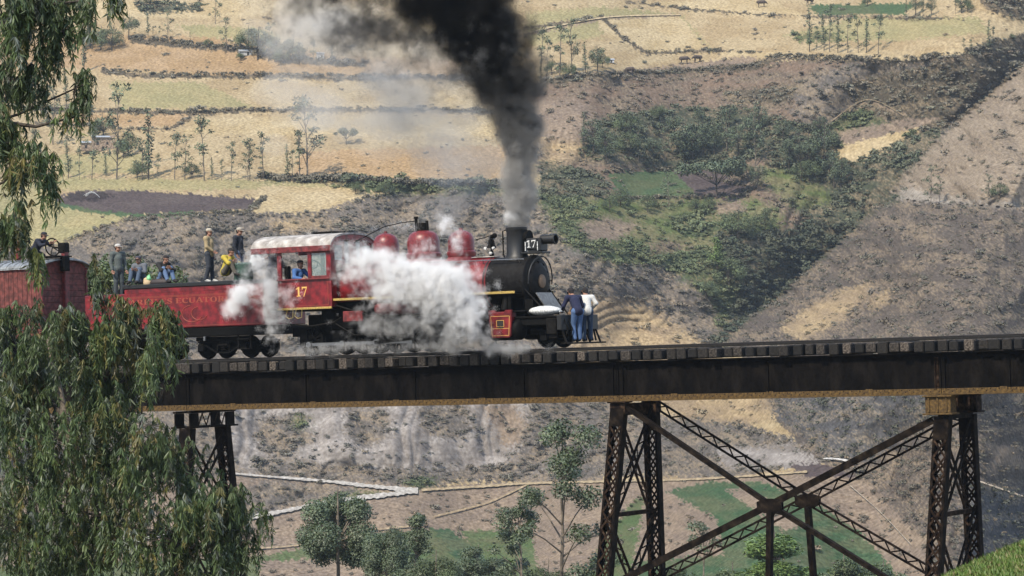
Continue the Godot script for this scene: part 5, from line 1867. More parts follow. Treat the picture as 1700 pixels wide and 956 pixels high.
func make_body_shapes() -> void:
	# a right hand hanging from the wrist at the origin: fingers down -y, palm facing +z, thumb on +x; half curled
	hand_shape = MB.new()
	var bones := [[Vector3(0, .01, 0), Vector3(0, -.03, 0), .024, .027], [Vector3(-.02, -.03, 0), Vector3(-.026, -.085, 0), .019, .017], [Vector3(.0, -.03, 0), Vector3(.004, -.09, 0), .02, .018], [Vector3(.018, -.03, 0), Vector3(.03, -.083, 0), .019, .017]]
	var roots := [[-.034, -.085, .034, .0085], [-.012, -.094, .043, .0095], [.011, -.095, .046, .0098], [.032, -.088, .042, .0095]]
	for r in roots:
		var a := Vector3(r[0], r[1], 0)
		var b := a + Vector3(r[0] * .1, -r[2] * .85, r[2] * .35)
		var c := b + Vector3(0, -r[2] * .4, r[2] * .65)
		bones.append([a, b, r[3] + .001, r[3]])
		bones.append([b, c, r[3], r[3] - .0015])
	bones.append([Vector3(.024, -.03, .004), Vector3(.054, -.062, .018), .013, .0115])
	bones.append([Vector3(.054, -.062, .018), Vector3(.06, -.092, .03), .0115, .0095])
	capsules_to(hand_shape, bones, .0062, .007, Color(1, 1, 1))
	# a head about the centre of the skull, facing +z
	head_shape = MB.new()
	bones = [
		[Vector3(0, .03, -.025), Vector3(0, .035, .015), .083, .078], [Vector3(0, -.03, .02), Vector3(0, -.075, .045), .066, .042], [Vector3(-.025, -.06, .03), Vector3(.025, -.06, .03), .046, .046],
		[Vector3(0, .02, .088), Vector3(0, -.02, .108), .010, .015], [Vector3(-.014, -.022, .094), Vector3(.014, -.022, .094), .011, .011],
		[Vector3(-.032, .028, .076), Vector3(.032, .028, .076), .016, .016], [Vector3(-.018, -.053, .082), Vector3(.018, -.053, .082), .0095, .0095],
		[Vector3(-.082, .0, -.008), Vector3(-.086, .03, -.016), .014, .017], [Vector3(.082, .0, -.008), Vector3(.086, .03, -.016), .014, .017],
		[Vector3(0, -.06, -.02), Vector3(0, -.14, -.035), .056, .06],
	]
	capsules_to(head_shape, bones, .0095, .014, Color(1, 1, 1))
	head_shape.col = Color(.15, .12, .1)
	for sg in [-1.0, 1.0]: head_shape.ball(Vector3(.031 * sg, .008, .083), Vector3(.013, .008, .008), 8, 6)
	hair_shape = MB.new()
	capsules_to(hair_shape, [[Vector3(0, .045, -.035), Vector3(0, .058, .012), .087, .076], [Vector3(0, .0, -.045), Vector3(0, -.05, -.05), .078, .058], [Vector3(-.06, .02, -.02), Vector3(.06, .02, -.02), .036, .036]], .012, .02, Color(1, 1, 1))
	cap_shape = MB.new()
	cap_shape.lathe(Vector3(0, .045, -.01), Vector3(0, 1, -.08), [Vector2(.096, 0), Vector2(.1, .012), Vector2(.098, .04), Vector2(.082, .068), Vector2(.05, .084), Vector2(.012, .088), Vector2(.001, .092)], 20)
	var p := PackedVector2Array()
	for k in 11:
		var a := PI * k / 10
		p.append(Vector2(.088 * cos(a), .06 + .11 * sin(a)))
	cap_shape.prism(p, Transform3D(Basis(Vector3.RIGHT, PI / 2 + .12), Vector3(0, .05, .0)), .008)
	hat_brim_shape = MB.new()


func figure(label: String, xf: Transform3D, j: Dictionary, c: Dictionary) -> void:
	# j: joints in the person's own frame (+z is ahead, +x the left hand); c: colours
	var t := thing("person", label, "person", xf * Transform3D(Basis().scaled(Vector3.ONE * 1.05), Vector3()), "people riding on the train")
	var d := {
		"pelvis": Vector3(0, .93, 0), "chest": Vector3(0, 1.25, 0), "neck": Vector3(0, 1.43, -.01), "head": Vector3(0, 1.585, .025), "look": 0.0, "nod": 0.0,
		"shl": Vector3(.185, 1.385, -.01), "shr": Vector3(-.185, 1.385, -.01), "ell": Vector3(.24, 1.1, -.03), "elr": Vector3(-.24, 1.1, -.03), "wrl": Vector3(.235, .86, .06), "wrr": Vector3(-.235, .86, .06),
		"hpl": Vector3(.09, .9, 0), "hpr": Vector3(-.09, .9, 0), "knl": Vector3(.1, .49, .02), "knr": Vector3(-.1, .49, .02), "anl": Vector3(.105, .085, -.02), "anr": Vector3(-.105, .085, -.02),
	}
	for k in j: d[k] = j[k]
	var toe := Vector3(0, -.045, .15)
	var tl: Vector3 = d.anl + (d.toel if d.has("toel") else toe)
	var tr: Vector3 = d.anr + (d.toer if d.has("toer") else toe)
	var skin: Color = c.get("skin", Color(.24, .125, .08))
	# body: one skin from head to ankle, with the hands
	var m := MB.new()
	m.tinted = true
	var bones := [[d.pelvis, d.chest, .115, .125], [d.chest, d.neck, .12, .06], [d.neck, d.head, .056, .058], [d.shl, d.shr, .07, .07]]
	for s in ["l", "r"]:
		bones.append([d["sh" + s], d["el" + s], .05, .041])
		bones.append([d["el" + s], d["wr" + s], .041, .029])
		bones.append([d["hp" + s], d["kn" + s], .085, .056])
		bones.append([d["kn" + s], d["an" + s], .055, .038])
	capsules_to(m, bones, .024, .03, skin)
	var head_b := Basis(Vector3.UP, d.look) * Basis(Vector3.RIGHT, d.nod)
	var tinted_head := MB.new()
	tinted_head.add(head_shape, Transform3D(head_b, d.head))
	for k in tinted_head.c.size(): tinted_head.c[k] = tinted_head.c[k] * skin if tinted_head.c[k].g > .5 else Color(.02, .015, .012)
	m.add(tinted_head)
	for s in ["l", "r"]:
		var y: Vector3 = ((d["el" + s] as Vector3) - d["wr" + s]).normalized()
		var z := (Vector3(0, 0, 1) - y * y.z)
		if z.length() < .2: z = Vector3(0, -1, 0) - y * -y.y
		z = z.normalized()
		var x := y.cross(z)
		var hm := MB.new()
		var mirror := Vector3(-1.0 if s == "l" else 1.0, 1, 1)
		var hb := Basis(x, y, z)
		hm.add(hand_shape, Transform3D(hb.scaled_local(mirror), d["wr" + s]))
		if s == "l":
			for q in range(0, hm.idx.size(), 3):
				var w := hm.idx[q + 1]
				hm.idx[q + 1] = hm.idx[q + 2]; hm.idx[q + 2] = w
		for k in hm.c.size(): hm.c[k] = skin
		m.add(hm)
	part("body", m, M.skin_v, t)
	# shirt or jacket
	m = MB.new()
	m.tinted = true
	var belly: float = c.get("belly", .0)
	bones = [[d.pelvis + Vector3(0, .02, 0), d.chest, .142 + belly, .148], [d.chest, d.neck + Vector3(0, -.035, 0), .142, .075], [d.shl, d.shr, .088, .088], [d.pelvis, (d.pelvis as Vector3) + Vector3(.05, -.03, 0), .14, .13], [d.pelvis, (d.pelvis as Vector3) + Vector3(-.05, -.03, 0), .14, .13]]
	for s in ["l", "r"]:
		bones.append([d["sh" + s], d["el" + s], .075, .06])
		var e: Vector3 = d["el" + s]
		bones.append([e, e.lerp(d["wr" + s], c.get("sleeve", .88)), .06, .047])
	capsules_to(m, bones, .021, .03, c.top)
	part("jacket" if c.get("jacket", false) else "shirt", m, M.cloth_v, t)
	# trousers
	m = MB.new()
	m.tinted = true
	bones = [[(d.pelvis as Vector3) + Vector3(0, .04, 0), d.hpl, .125, .11], [(d.pelvis as Vector3) + Vector3(0, .04, 0), d.hpr, .125, .11]]
	for s in ["l", "r"]:
		bones.append([d["hp" + s], d["kn" + s], .105, .076])
		bones.append([d["kn" + s], (d["kn" + s] as Vector3).lerp(d["an" + s], .96), .076, .062])
	capsules_to(m, bones, .021, .022, c.legs)
	part("trousers", m, M.cloth_v, t)
	m = MB.new()
	m.tinted = true
	capsules_to(m, [[d.anl, d.anl.lerp(tl, .25), .052, .05], [d.anl + (tl - d.anl) * Vector3(.2, .6, .2), tl, .046, .04]], .016, .02, c.get("shoes", Color(.02, .018, .016)))
	capsules_to(m, [[d.anr, d.anr.lerp(tr, .25), .052, .05], [d.anr + (tr - d.anr) * Vector3(.2, .6, .2), tr, .046, .04]], .016, .02, c.get("shoes", Color(.02, .018, .016)))
	part("shoes", m, M.cloth_v, t)
	m = MB.new()
	m.tinted = true
	m.add(hair_shape, Transform3D(head_b, d.head))
	for k in m.c.size(): m.c[k] = Color(.012, .01, .009)
	part("hair", m, M.cloth_v, t)
	if c.has("cap"):
		m = MB.new()
		m.tinted = true
		m.add(cap_shape, Transform3D(head_b, d.head))
		for k in m.c.size(): m.c[k] = c.cap
		part("cap", m, M.cloth_v, t)


func build_people() -> void:
	make_body_shapes()
	mat("skin_v", Color(1, 1, 1), .55, 0, null, 1, true)
	mat("cloth_v", Color(1, 1, 1), .9, 0, M.cloth.albedo_texture, 3.0, true)
	var yaw := func(x: Transform3D, a: float) -> Transform3D: return x * Transform3D(Basis(Vector3.UP, a))
	# yaw: 0 looks at the viewer's side, PI/2 forwards along the train
	var stand := {"wrl": Vector3(.2, .88, .1), "wrr": Vector3(-.22, .85, .02)}
	figure("standing man in tan jacket, white cap and dark trousers on top of the tender", yaw.call(track(-11.4, 2.54, .35), 1.75),
		{"elr": Vector3(-.22, 1.12, .03), "wrr": Vector3(-.1, .98, .19), "wrl": Vector3(.22, .85, .05), "anl": Vector3(.1, .085, .05), "anr": Vector3(-.1, .085, -.1), "look": -.2}, {"top": Color(.40, .31, .18), "legs": Color(.035, .04, .055), "cap": Color(.5, .45, .36), "jacket": true, "shoes": Color(.5, .5, .48)})
	figure("standing man in dark navy jacket and pale cap behind the seated yellow shirt", yaw.call(track(-10.62, 2.54, -.25), 1.7),
		{"wrl": Vector3(.24, .85, .05), "look": -.15, "head": Vector3(0, 1.585, .05), "nod": .1}, {"top": Color(.018, .02, .034), "legs": Color(.10, .14, .22), "cap": Color(.42, .38, .31), "jacket": true})
	figure("standing man with grey jacket and white cap at the rear end of the tender", yaw.call(track(-15.35, 2.2, .2), 1.1),
		{"wrl": Vector3(.25, .86, .08), "look": .3}, {"top": Color(.10, .12, .115), "legs": Color(.06, .08, .09), "cap": Color(.55, .53, .5), "jacket": true})
	var sit := {"pelvis": Vector3(0, .17, -.2), "chest": Vector3(0, .47, -.12), "neck": Vector3(0, .63, -.08), "head": Vector3(0, .78, -.03), "shl": Vector3(.185, .59, -.09), "shr": Vector3(-.185, .59, -.09),
		"hpl": Vector3(.09, .15, -.17), "hpr": Vector3(-.09, .15, -.17), "knl": Vector3(.13, .47, .12), "knr": Vector3(-.15, .45, .14), "anl": Vector3(.12, .085, .3), "anr": Vector3(-.14, .085, .32),
		"ell": Vector3(.25, .38, .02), "elr": Vector3(-.26, .38, .02), "wrl": Vector3(.1, .44, .2), "wrr": Vector3(-.1, .46, .2)}
	figure("man seated with knees up in grey sweater, jeans and dark cap, on the tender rim", yaw.call(track(-14.05, 2.58, .78), .15), sit,
		{"top": Color(.13, .145, .165), "legs": Color(.07, .10, .16), "cap": Color(.05, .05, .07), "jacket": false})
	var sit2 := sit.duplicate()
	sit2["chest"] = Vector3(0, .46, -.06); sit2["neck"] = Vector3(0, .62, .0); sit2["head"] = Vector3(0, .75, .07); sit2["nod"] = .35
	sit2["ell"] = Vector3(.24, .4, .16); sit2["elr"] = Vector3(-.24, .4, .14)
	figure("man seated on the tender in black jacket and blue jeans, leaning forward", yaw.call(track(-12.95, 2.58, .74), 1.25), sit2,
		{"top": Color(.012, .012, .013), "legs": Color(.11, .18, .32), "jacket": true})
	figure("man seated in bright yellow shirt beside the green barrel", yaw.call(track(-10.3, 2.7, .7), 1.5), sit2,
		{"top": Color(.52, .40, .05), "legs": Color(.10, .09, .07), "sleeve": .45})
	var sit3 := sit.duplicate()
	sit3["knl"] = Vector3(.12, .25, .24); sit3["knr"] = Vector3(-.12, .25, .24); sit3["anl"] = Vector3(.12, -.15, .26); sit3["anr"] = Vector3(-.12, -.15, .26); sit3["look"] = .3
	figure("man in white shirt seated at the front of the tender, back to the viewer", yaw.call(track(-9.55, 2.78, .1), 2.3), sit3,
		{"top": Color(.62, .66, .70), "legs": Color(.04, .05, .05), "sleeve": .5})
	figure("stooping man in pale grey shirt in the steam between tender and cab", yaw.call(track(-8.85, 1.86, .4), 1.4),
		{"chest": Vector3(0, 1.2, .1), "neck": Vector3(0, 1.34, .22), "head": Vector3(0, 1.44, .33), "nod": .5, "shl": Vector3(.185, 1.31, .18), "shr": Vector3(-.185, 1.31, .18), "ell": Vector3(.26, 1.06, .25), "elr": Vector3(-.26, 1.06, .25), "wrl": Vector3(.2, .95, .45), "wrr": Vector3(-.2, .95, .45)},
		{"top": Color(.24, .24, .27), "legs": Color(.03, .035, .035), "sleeve": .5})
	figure("engine driver in blue overalls and dark cap leaning at the cab window", yaw.call(track(-7.45, 2.1, .86), 1.35),
		{"pelvis": Vector3(0, .17, -.1), "chest": Vector3(0, .5, .0), "neck": Vector3(0, .67, .05), "head": Vector3(0, .83, .09), "shl": Vector3(.19, .62, .03), "shr": Vector3(-.19, .62, .03), "hpl": Vector3(.09, .15, -.07), "hpr": Vector3(-.09, .15, -.07), "knl": Vector3(.12, .12, .35), "knr": Vector3(-.12, .12, .35), "anl": Vector3(.12, -.32, .38), "anr": Vector3(-.12, -.32, .38),
		"ell": Vector3(.25, .46, .22), "elr": Vector3(-.28, .42, .1), "wrl": Vector3(.14, .6, .44), "wrr": Vector3(-.2, .38, .36), "look": -.2},
		{"top": Color(.06, .15, .38), "legs": Color(.06, .12, .28), "cap": Color(.02, .02, .03), "jacket": true})
	figure("brakeman in dark navy coat and peaked cap leaning over the brake wheel", yaw.call(track(-18.85, 3.25, .1), 1.6),
		{"pelvis": Vector3(0, .62, -.2), "chest": Vector3(0, .88, -.02), "neck": Vector3(0, 1.0, .14), "head": Vector3(0, 1.12, .22), "nod": .25, "shl": Vector3(.19, .95, .08), "shr": Vector3(-.19, .95, .08), "hpl": Vector3(.09, .6, -.2), "hpr": Vector3(-.09, .6, -.2), "knl": Vector3(.11, .47, .08), "knr": Vector3(-.11, .47, .08), "anl": Vector3(.11, .42, -.2), "anr": Vector3(-.11, .42, -.2),
		"ell": Vector3(.2, .82, .3), "elr": Vector3(-.24, .8, .26), "wrl": Vector3(.1, .9, .52), "wrr": Vector3(-.12, .86, .52)},
		{"top": Color(.014, .018, .032), "legs": Color(.014, .016, .022), "cap": Color(.02, .02, .028), "jacket": true})
	# the two on the front step, facing away
	var lean := {"pelvis": Vector3(0, .92, -.1), "hpl": Vector3(.09, .89, -.1), "hpr": Vector3(-.09, .89, -.1), "chest": Vector3(0, 1.2, .08), "neck": Vector3(0, 1.36, .22), "head": Vector3(0, 1.47, .33), "nod": .5, "shl": Vector3(.19, 1.3, .17), "shr": Vector3(-.19, 1.3, .17), "ell": Vector3(.3, 1.07, .22), "elr": Vector3(-.3, 1.07, .2), "wrl": Vector3(.24, .93, .44), "wrr": Vector3(-.26, .9, .4), "anl": Vector3(.1, .085, -.06), "anr": Vector3(-.1, .085, .02)}
	figure("man in dark blue jacket and blue jeans on the front step, back to the viewer", yaw.call(track(2.62, .17, .45), PI + .95), lean,
		{"top": Color(.008, .014, .05), "legs": Color(.085, .15, .30), "cap": Color(.012, .012, .016), "jacket": true, "shoes": Color(.05, .05, .05)})
	var lean2 := lean.duplicate()
	lean2["elr"] = Vector3(-.3, 1.12, .1); lean2["wrr"] = Vector3(-.16, .95, .3); lean2["look"] = .3
	figure("man in white shirt and dark jeans on the front step, beyond the blue jacket", yaw.call(track(2.62, .17, -.2), PI + .6), lean2,
		{"top": Color(.62, .61, .58), "legs": Color(.035, .055, .10), "cap": Color(.012, .012, .014), "shoes": Color(.03, .03, .03)})


# ---------- trees ----------
func leaf_puff(m: MB, rng: RandomNumberGenerator, at: Vector3, r: Vector3, count: int, size: float, droop: float, base: Color) -> void:
	for i in count:
		var d := Vector3(rng.randfn(), rng.randfn(), rng.randfn()).normalized()
		var p := at + d * r * pow(rng.randf(), .45)
		var a := (Vector3(rng.randfn(), rng.randfn() * .7, rng.randfn()).normalized() + Vector3.DOWN * droop).normalized()
		var b := a.cross(Vector3(rng.randfn(), rng.randfn(), rng.randfn())).normalized()
		var s := size * rng.randf_range(.6, 1.35)
		var w := rng.randf_range(.65, 1.35)
		m.col = Color(base.r * w, base.g * w, base.b * w * rng.randf_range(.8, 1.1))
		var nn := (d * .6 + a.cross(b) * .3 + Vector3.UP * .7).normalized()
		if a.cross(b).dot(nn) < 0: b = -b
		var k := m.put(p, nn)
		m.put(p + a * s * .5 - b * s * .22, nn); m.put(p + a * s, nn); m.put(p + a * s * .5 + b * s * .22, nn)
		m.idx.append_array([k, k + 2, k + 1, k, k + 3, k + 2])


func grow(sd: int, form: String, leaves: int, leaf_size: float) -> Array:
	# a tree of unit height: [trunk, crown]
	var rng := RandomNumberGenerator.new()
	rng.seed = sd
	var tr := MB.new()
	var cr := MB.new()
	cr.tinted = true
	var base := Color(.07, .092, .056)
	var lobes := []
	var bend := Vector3(rng.randf_range(-.06, .06), 0, rng.randf_range(-.06, .06))
	var spine := []
	for k in 7:
		var t := k / 6.0
		spine.append(Vector3(bend.x * t * t + rng.randfn() * .004, t * .96, bend.z * t * t + rng.randfn() * .004))
	var at := func(t: float) -> Vector3:
		var q: float = clampf(t, 0, 1) * 6.0
		var i := mini(int(q), 5)
		return (spine[i] as Vector3).lerp(spine[i + 1], q - i)
	var wide := .1
	if form == "tufted":      # a bare stem, a few tufts near the top
		for i in rng.randi_range(5, 8):
			var t := rng.randf_range(.5, 1.0)
			var a := rng.randf() * TAU
			var w := rng.randf_range(.02, .17) * (1.25 - t)
			lobes.append([t, Vector3(cos(a) * w * 1.6, rng.randf_range(.02, .08), sin(a) * w * 1.6), rng.randf_range(.04, .085)])
		lobes.append([.98, Vector3(0, .0, 0), .075])
		for i in 3:
			var a := rng.randf() * TAU
			lobes.append([rng.randf_range(.2, .5), Vector3(cos(a) * .04, .01, sin(a) * .04), rng.randf_range(.02, .04)])
	elif form == "columnar":  # leaves close along the stem
		for i in 13:
			var t := .22 + .78 * i / 12.0
			var a := rng.randf() * TAU
			var w := rng.randf_range(.02, .07) * (1.3 - t)
			lobes.append([t, Vector3(cos(a) * w, .01, sin(a) * w), rng.randf_range(.045, .08) * (1.35 - t * .75)])
	elif form == "round":
		for i in 16:
			var d := Vector3(rng.randfn(), rng.randfn() * .8, rng.randfn()).normalized()
			lobes.append([.62, Vector3(d.x * .24, d.y * .25 + .02, d.z * .24), rng.randf_range(.1, .16)])
	elif form == "open":      # a tall open tree with long limbs
		for i in 15:
			var t := rng.randf_range(.22, .95)
			var a := rng.randf() * TAU
			var w := rng.randf_range(.08, .26) * (1.2 - t * .8)
			lobes.append([t, Vector3(cos(a) * w, rng.randf_range(.06, .18), sin(a) * w), rng.randf_range(.04, .085)])
		lobes.append([.99, Vector3(), .06])
	elif form == "spreading": # low and flat-topped
		for i in 13:
			var a := TAU * i / 13.0 + rng.randf() * .4
			var w := rng.randf_range(.25, .75)
			lobes.append([.42, Vector3(cos(a) * w, rng.randf_range(.28, .52), sin(a) * w), rng.randf_range(.14, .22)])
	elif form == "feathery":  # upright plumes
		for i in 14:
			var t := rng.randf_range(.15, .85)
			var a := rng.randf() * TAU
			var w := rng.randf_range(.03, .2) * (1.25 - t)
			lobes.append([t, Vector3(cos(a) * w, .1, sin(a) * w), rng.randf_range(.08, .13)])
		base = Color(.10, .15, .045)
	elif form == "airy":      # an irregular leafy tree on one stem
		for i in 26:
			var t := rng.randf_range(.3, 1.0)
			var a := rng.randf() * TAU
			var w := rng.randf_range(.02, .22) * (1.3 - t)
			lobes.append([t, Vector3(cos(a) * w, .03, sin(a) * w), rng.randf_range(.045, .085)])
	elif form == "bushy":
		for i in 14:
			var d := Vector3(rng.randfn(), absf(rng.randfn()), rng.randfn()).normalized()
			lobes.append([.3, Vector3(d.x * .38, d.y * .45, d.z * .38), rng.randf_range(.14, .24)])
		base = Color(.07, .092, .045)
	var r0 := .011 if form in ["tufted", "columnar", "open"] else .022
	tr.tube(spine, r0, 6, r0 * .3)
	for l in lobes:
		var p0: Vector3 = at.call(l[0] - .06)
		var p1: Vector3 = (at.call(l[0]) as Vector3) + l[1]
		if p0.distance_to(p1) > .02:
			tr.tube([p0, p0.lerp(p1, .5) + Vector3(0, .01, 0), p1], r0 * .45, 4, r0 * .15)
		var r: float = l[2]
		var share := int(leaves * r * r / .006 / lobes.size()) + 8
		leaf_puff(cr, rng, p1, Vector3(r, r * .8, r), share, leaf_size, .35, base * rng.randf_range(.9, 1.5))
	return [tr.mesh(), cr.mesh()]


func plant(called: String, shape: Array, at: Vector3, h: float, wide: float, turn: float, label: String, group: String, bark: Material, leaf: Material) -> void:
	var t := thing(called, label, "tree", Transform3D(Basis(Vector3.UP, turn), at), group)
	var b := Basis().scaled(Vector3(h * wide, h, h * wide))
	part("trunk", shape[0], bark, t, Transform3D(b, Vector3(0, -.02 * h, 0)))
	part("crown", shape[1], leaf, t, Transform3D(b, Vector3(0, -.02 * h, 0)))


const ORDER: Array[String] = ["first", "second", "third", "fourth", "fifth", "sixth", "seventh", "eighth", "ninth", "tenth", "eleventh", "twelfth", "thirteenth", "fourteenth", "fifteenth", "sixteenth", "seventeenth", "eighteenth", "nineteenth", "twentieth"]


func build_far_trees() -> void:
	var rng := RandomNumberGenerator.new()
	rng.seed = 77
	var forms := {}
	for f in ["tufted", "columnar", "round", "open", "spreading", "bushy"]:
		forms[f] = []
		for k in 4: forms[f].append(grow(100 + k * 7 + f.length() * 31, f, 640, .04 if f != "spreading" else .07))
	var seen := {}
	# rows: where, then x, y of the foot, height in the same units, form
	var rows := [
		["along the straw fields' lower edge", [[114, 296, 62, "columnar"], [132, 298, 50, "tufted"], [153, 298, 80, "tufted"], [176, 293, 40, "columnar"], [194, 298, 148, "open"], [228, 298, 36, "bushy"], [236, 299, 66, "open"], [247, 298, 116, "columnar"], [262, 297, 40, "tufted"], [290, 298, 74, "tufted"], [307, 299, 70, "open"], [319, 296, 30, "bushy"], [339, 300, 102, "tufted"], [352, 299, 38, "columnar"], [368, 300, 36, "tufted"], [384, 300, 66, "tufted"], [412, 300, 60, "open"], [415, 299, 70, "tufted"], [437, 298, 80, "tufted"]]],
		["above the cab roof", [[478, 300, 60, "columnar"], [486, 300, 50, "tufted"], [498, 299, 82, "tufted"], [510, 300, 132, "open"]]],
		["behind the adobe house at left", [[88, 240, 90, "open"], [70, 190, 90, "open"], [110, 180, 62, "columnar"], [148, 208, 88, "columnar"], [60, 276, 60, "tufted"], [172, 228, 44, "bushy"], [213, 258, 46, "bushy"], [205, 262, 36, "bushy"]]],
		["on the orange terrace near the top left", [[214, 66, 46, "round"], [231, 54, 14, "tufted"], [246, 62, 40, "columnar"], [254, 62, 18, "tufted"], [264, 62, 18, "tufted"], [279, 64, 44, "open"], [316, 68, 14, "tufted"], [186, 84, 44, "bushy"], [168, 82, 40, "bushy"], [150, 80, 42, "bushy"], [140, 122, 80, "columnar"]]],
		["in the smoky grove by the white huts", [[376, 88, 55, "open"], [412, 86, 46, "bushy"], [428, 100, 58, "round"], [446, 102, 60, "open"], [460, 102, 52, "round"], [472, 104, 40, "bushy"], [486, 104, 44, "round"], [497, 106, 34, "round"], [520, 108, 40, "tufted"], [550, 108, 34, "tufted"], [358, 40, 50, "open"], [346, 78, 16, "bushy"], [400, 100, 16, "bushy"], [250, 8, 26, "bushy"], [280, 6, 22, "bushy"]]],
		["on the plateau right of the smoke", [[898, 118, 68, "tufted"], [908, 128, 62, "tufted"], [916, 124, 28, "bushy"], [930, 128, 86, "tufted"], [944, 128, 30, "bushy"], [949, 118, 80, "open"], [972, 122, 52, "columnar"], [992, 120, 46, "round"], [1000, 112, 26, "bushy"], [898, 138, 40, "columnar"]]],
		["in the row on the right-hand rim", [[1344, 86, 70, "columnar"], [1356, 84, 40, "tufted"], [1368, 84, 62, "columnar"], [1377, 86, 80, "tufted"], [1391, 88, 62, "columnar"], [1407, 88, 58, "tufted"], [1425, 88, 64, "tufted"], [1438, 88, 60, "columnar"], [1458, 90, 62, "tufted"]]],
		["at the plateau rim's right end", [[1600, 88, 24, "tufted"], [1612, 88, 22, "tufted"], [1642, 88, 54, "columnar"], [1648, 84, 40, "tufted"], [1680, 68, 14, "bushy"]]],
		["in the clump at the top right", [[1504, 26, 30, "columnar"], [1520, 26, 34, "round"], [1532, 25, 28, "columnar"], [1546, 26, 30, "round"], [1586, 24, 26, "tufted"], [1596, 22, 30, "round"], [1606, 20, 24, "bushy"], [1440, 10, 20, "bushy"]]],
		["in the wood above the garden plot", [[968, 246, 60, "columnar"], [985, 255, 60, "round"], [1012, 262, 46, "columnar"], [1006, 272, 62, "round"], [1044, 260, 50, "bushy"], [1060, 268, 54, "open"], [1084, 266, 40, "round"], [1104, 268, 52, "open"], [1134, 268, 66, "round"], [1150, 270, 70, "round"], [1168, 262, 62, "round"], [1186, 258, 54, "round"], [1206, 252, 70, "open"], [1226, 266, 60, "round"], [1254, 276, 92, "open"], [1245, 250, 60, "round"], [1120, 230, 44, "round"], [1160, 216, 40, "round"], [1210, 214, 44, "round"], [1260, 220, 46, "round"], [1040, 222, 40, "bushy"], [1095, 200, 34, "bushy"]]],
		["by the gully", [[1310, 282, 56, "round"], [1326, 276, 60, "open"], [1340, 286, 70, "round"], [1356, 292, 76, "columnar"], [1368, 270, 70, "round"], [1384, 312, 66, "round"], [1396, 318, 60, "round"], [1330, 300, 40, "bushy"], [1344, 302, 44, "bushy"], [1360, 230, 40, "round"], [1300, 240, 44, "round"], [1240, 302, 36, "bushy"], [1258, 318, 46, "round"]]],
		["standing alone by the ploughed garden plot", [[1190, 330, 66, "spreading"]]],
		["on the green slope below the garden plot", [[1110, 345, 58, "open"], [1075, 352, 34, "bushy"], [1030, 342, 34, "bushy"], [1012, 352, 30, "bushy"], [1155, 352, 26, "bushy"], [1176, 352, 30, "bushy"], [1225, 400, 60, "bushy"], [1270, 384, 46, "bushy"], [1190, 452, 60, "feathery"], [1210, 480, 62, "bushy"], [1172, 500, 40, "bushy"]]],
		["standing alone in the straw field left of the smoke", [[575, 240, 26, "spreading"]]],
		["on the hedge under the smoke", [[498, 186, 20, "bushy"], [590, 322, 26, "bushy"], [640, 324, 26, "bushy"], [576, 304, 20, "bushy"], [700, 320, 20, "bushy"]]],
		["on the spur's lower ledge at right", [[1545, 338, 60, "open"], [1560, 336, 40, "open"], [1640, 336, 44, "open"], [1660, 330, 30, "bushy"]]],
	]
	forms["feathery"] = [grow(300, "feathery", 700, .05)]
	var kinds := {"tufted": "slender tree with a bare stem and leaf tufts", "columnar": "narrow leafy tree", "round": "rounded dark tree", "open": "tall open tree with long limbs", "spreading": "small dark flat-topped tree", "bushy": "bushy tree", "feathery": "feathery green tree"}
	for r in rows:
		var list: Array = r[1]
		list.sort_custom(func(a, b): return a[0] < b[0])
		var n := 0
		for q in list:
			var p := ground(q[0], q[1])
			var h: float = q[2] / F * -p.z * 1.04
			var f: Array = forms[q[3]]
			var lab: String = "%s %s" % [kinds[q[3]], r[0]]
			if list.size() > 1: lab = "%s, %s from left there" % [lab, ORDER[mini(n, 19)]] if n < 20 else lab + ", near its right end"
			if lab.split(" ").size() > 12: lab = lab.replace("with a bare stem and leaf tufts", "with leaf tufts").replace(" with long limbs", "").replace(" from left there", " from left").replace("slender tree", "slim tree")
			n += 1
			plant("far_tree", f[rng.randi() % f.size()], p, h, rng.randf_range(.85, 1.2), rng.randf() * TAU, lab, "trees on the far hillside", M.bark if q[3] in ["tufted", "open"] else M.bark_dark, M.far_leaf)


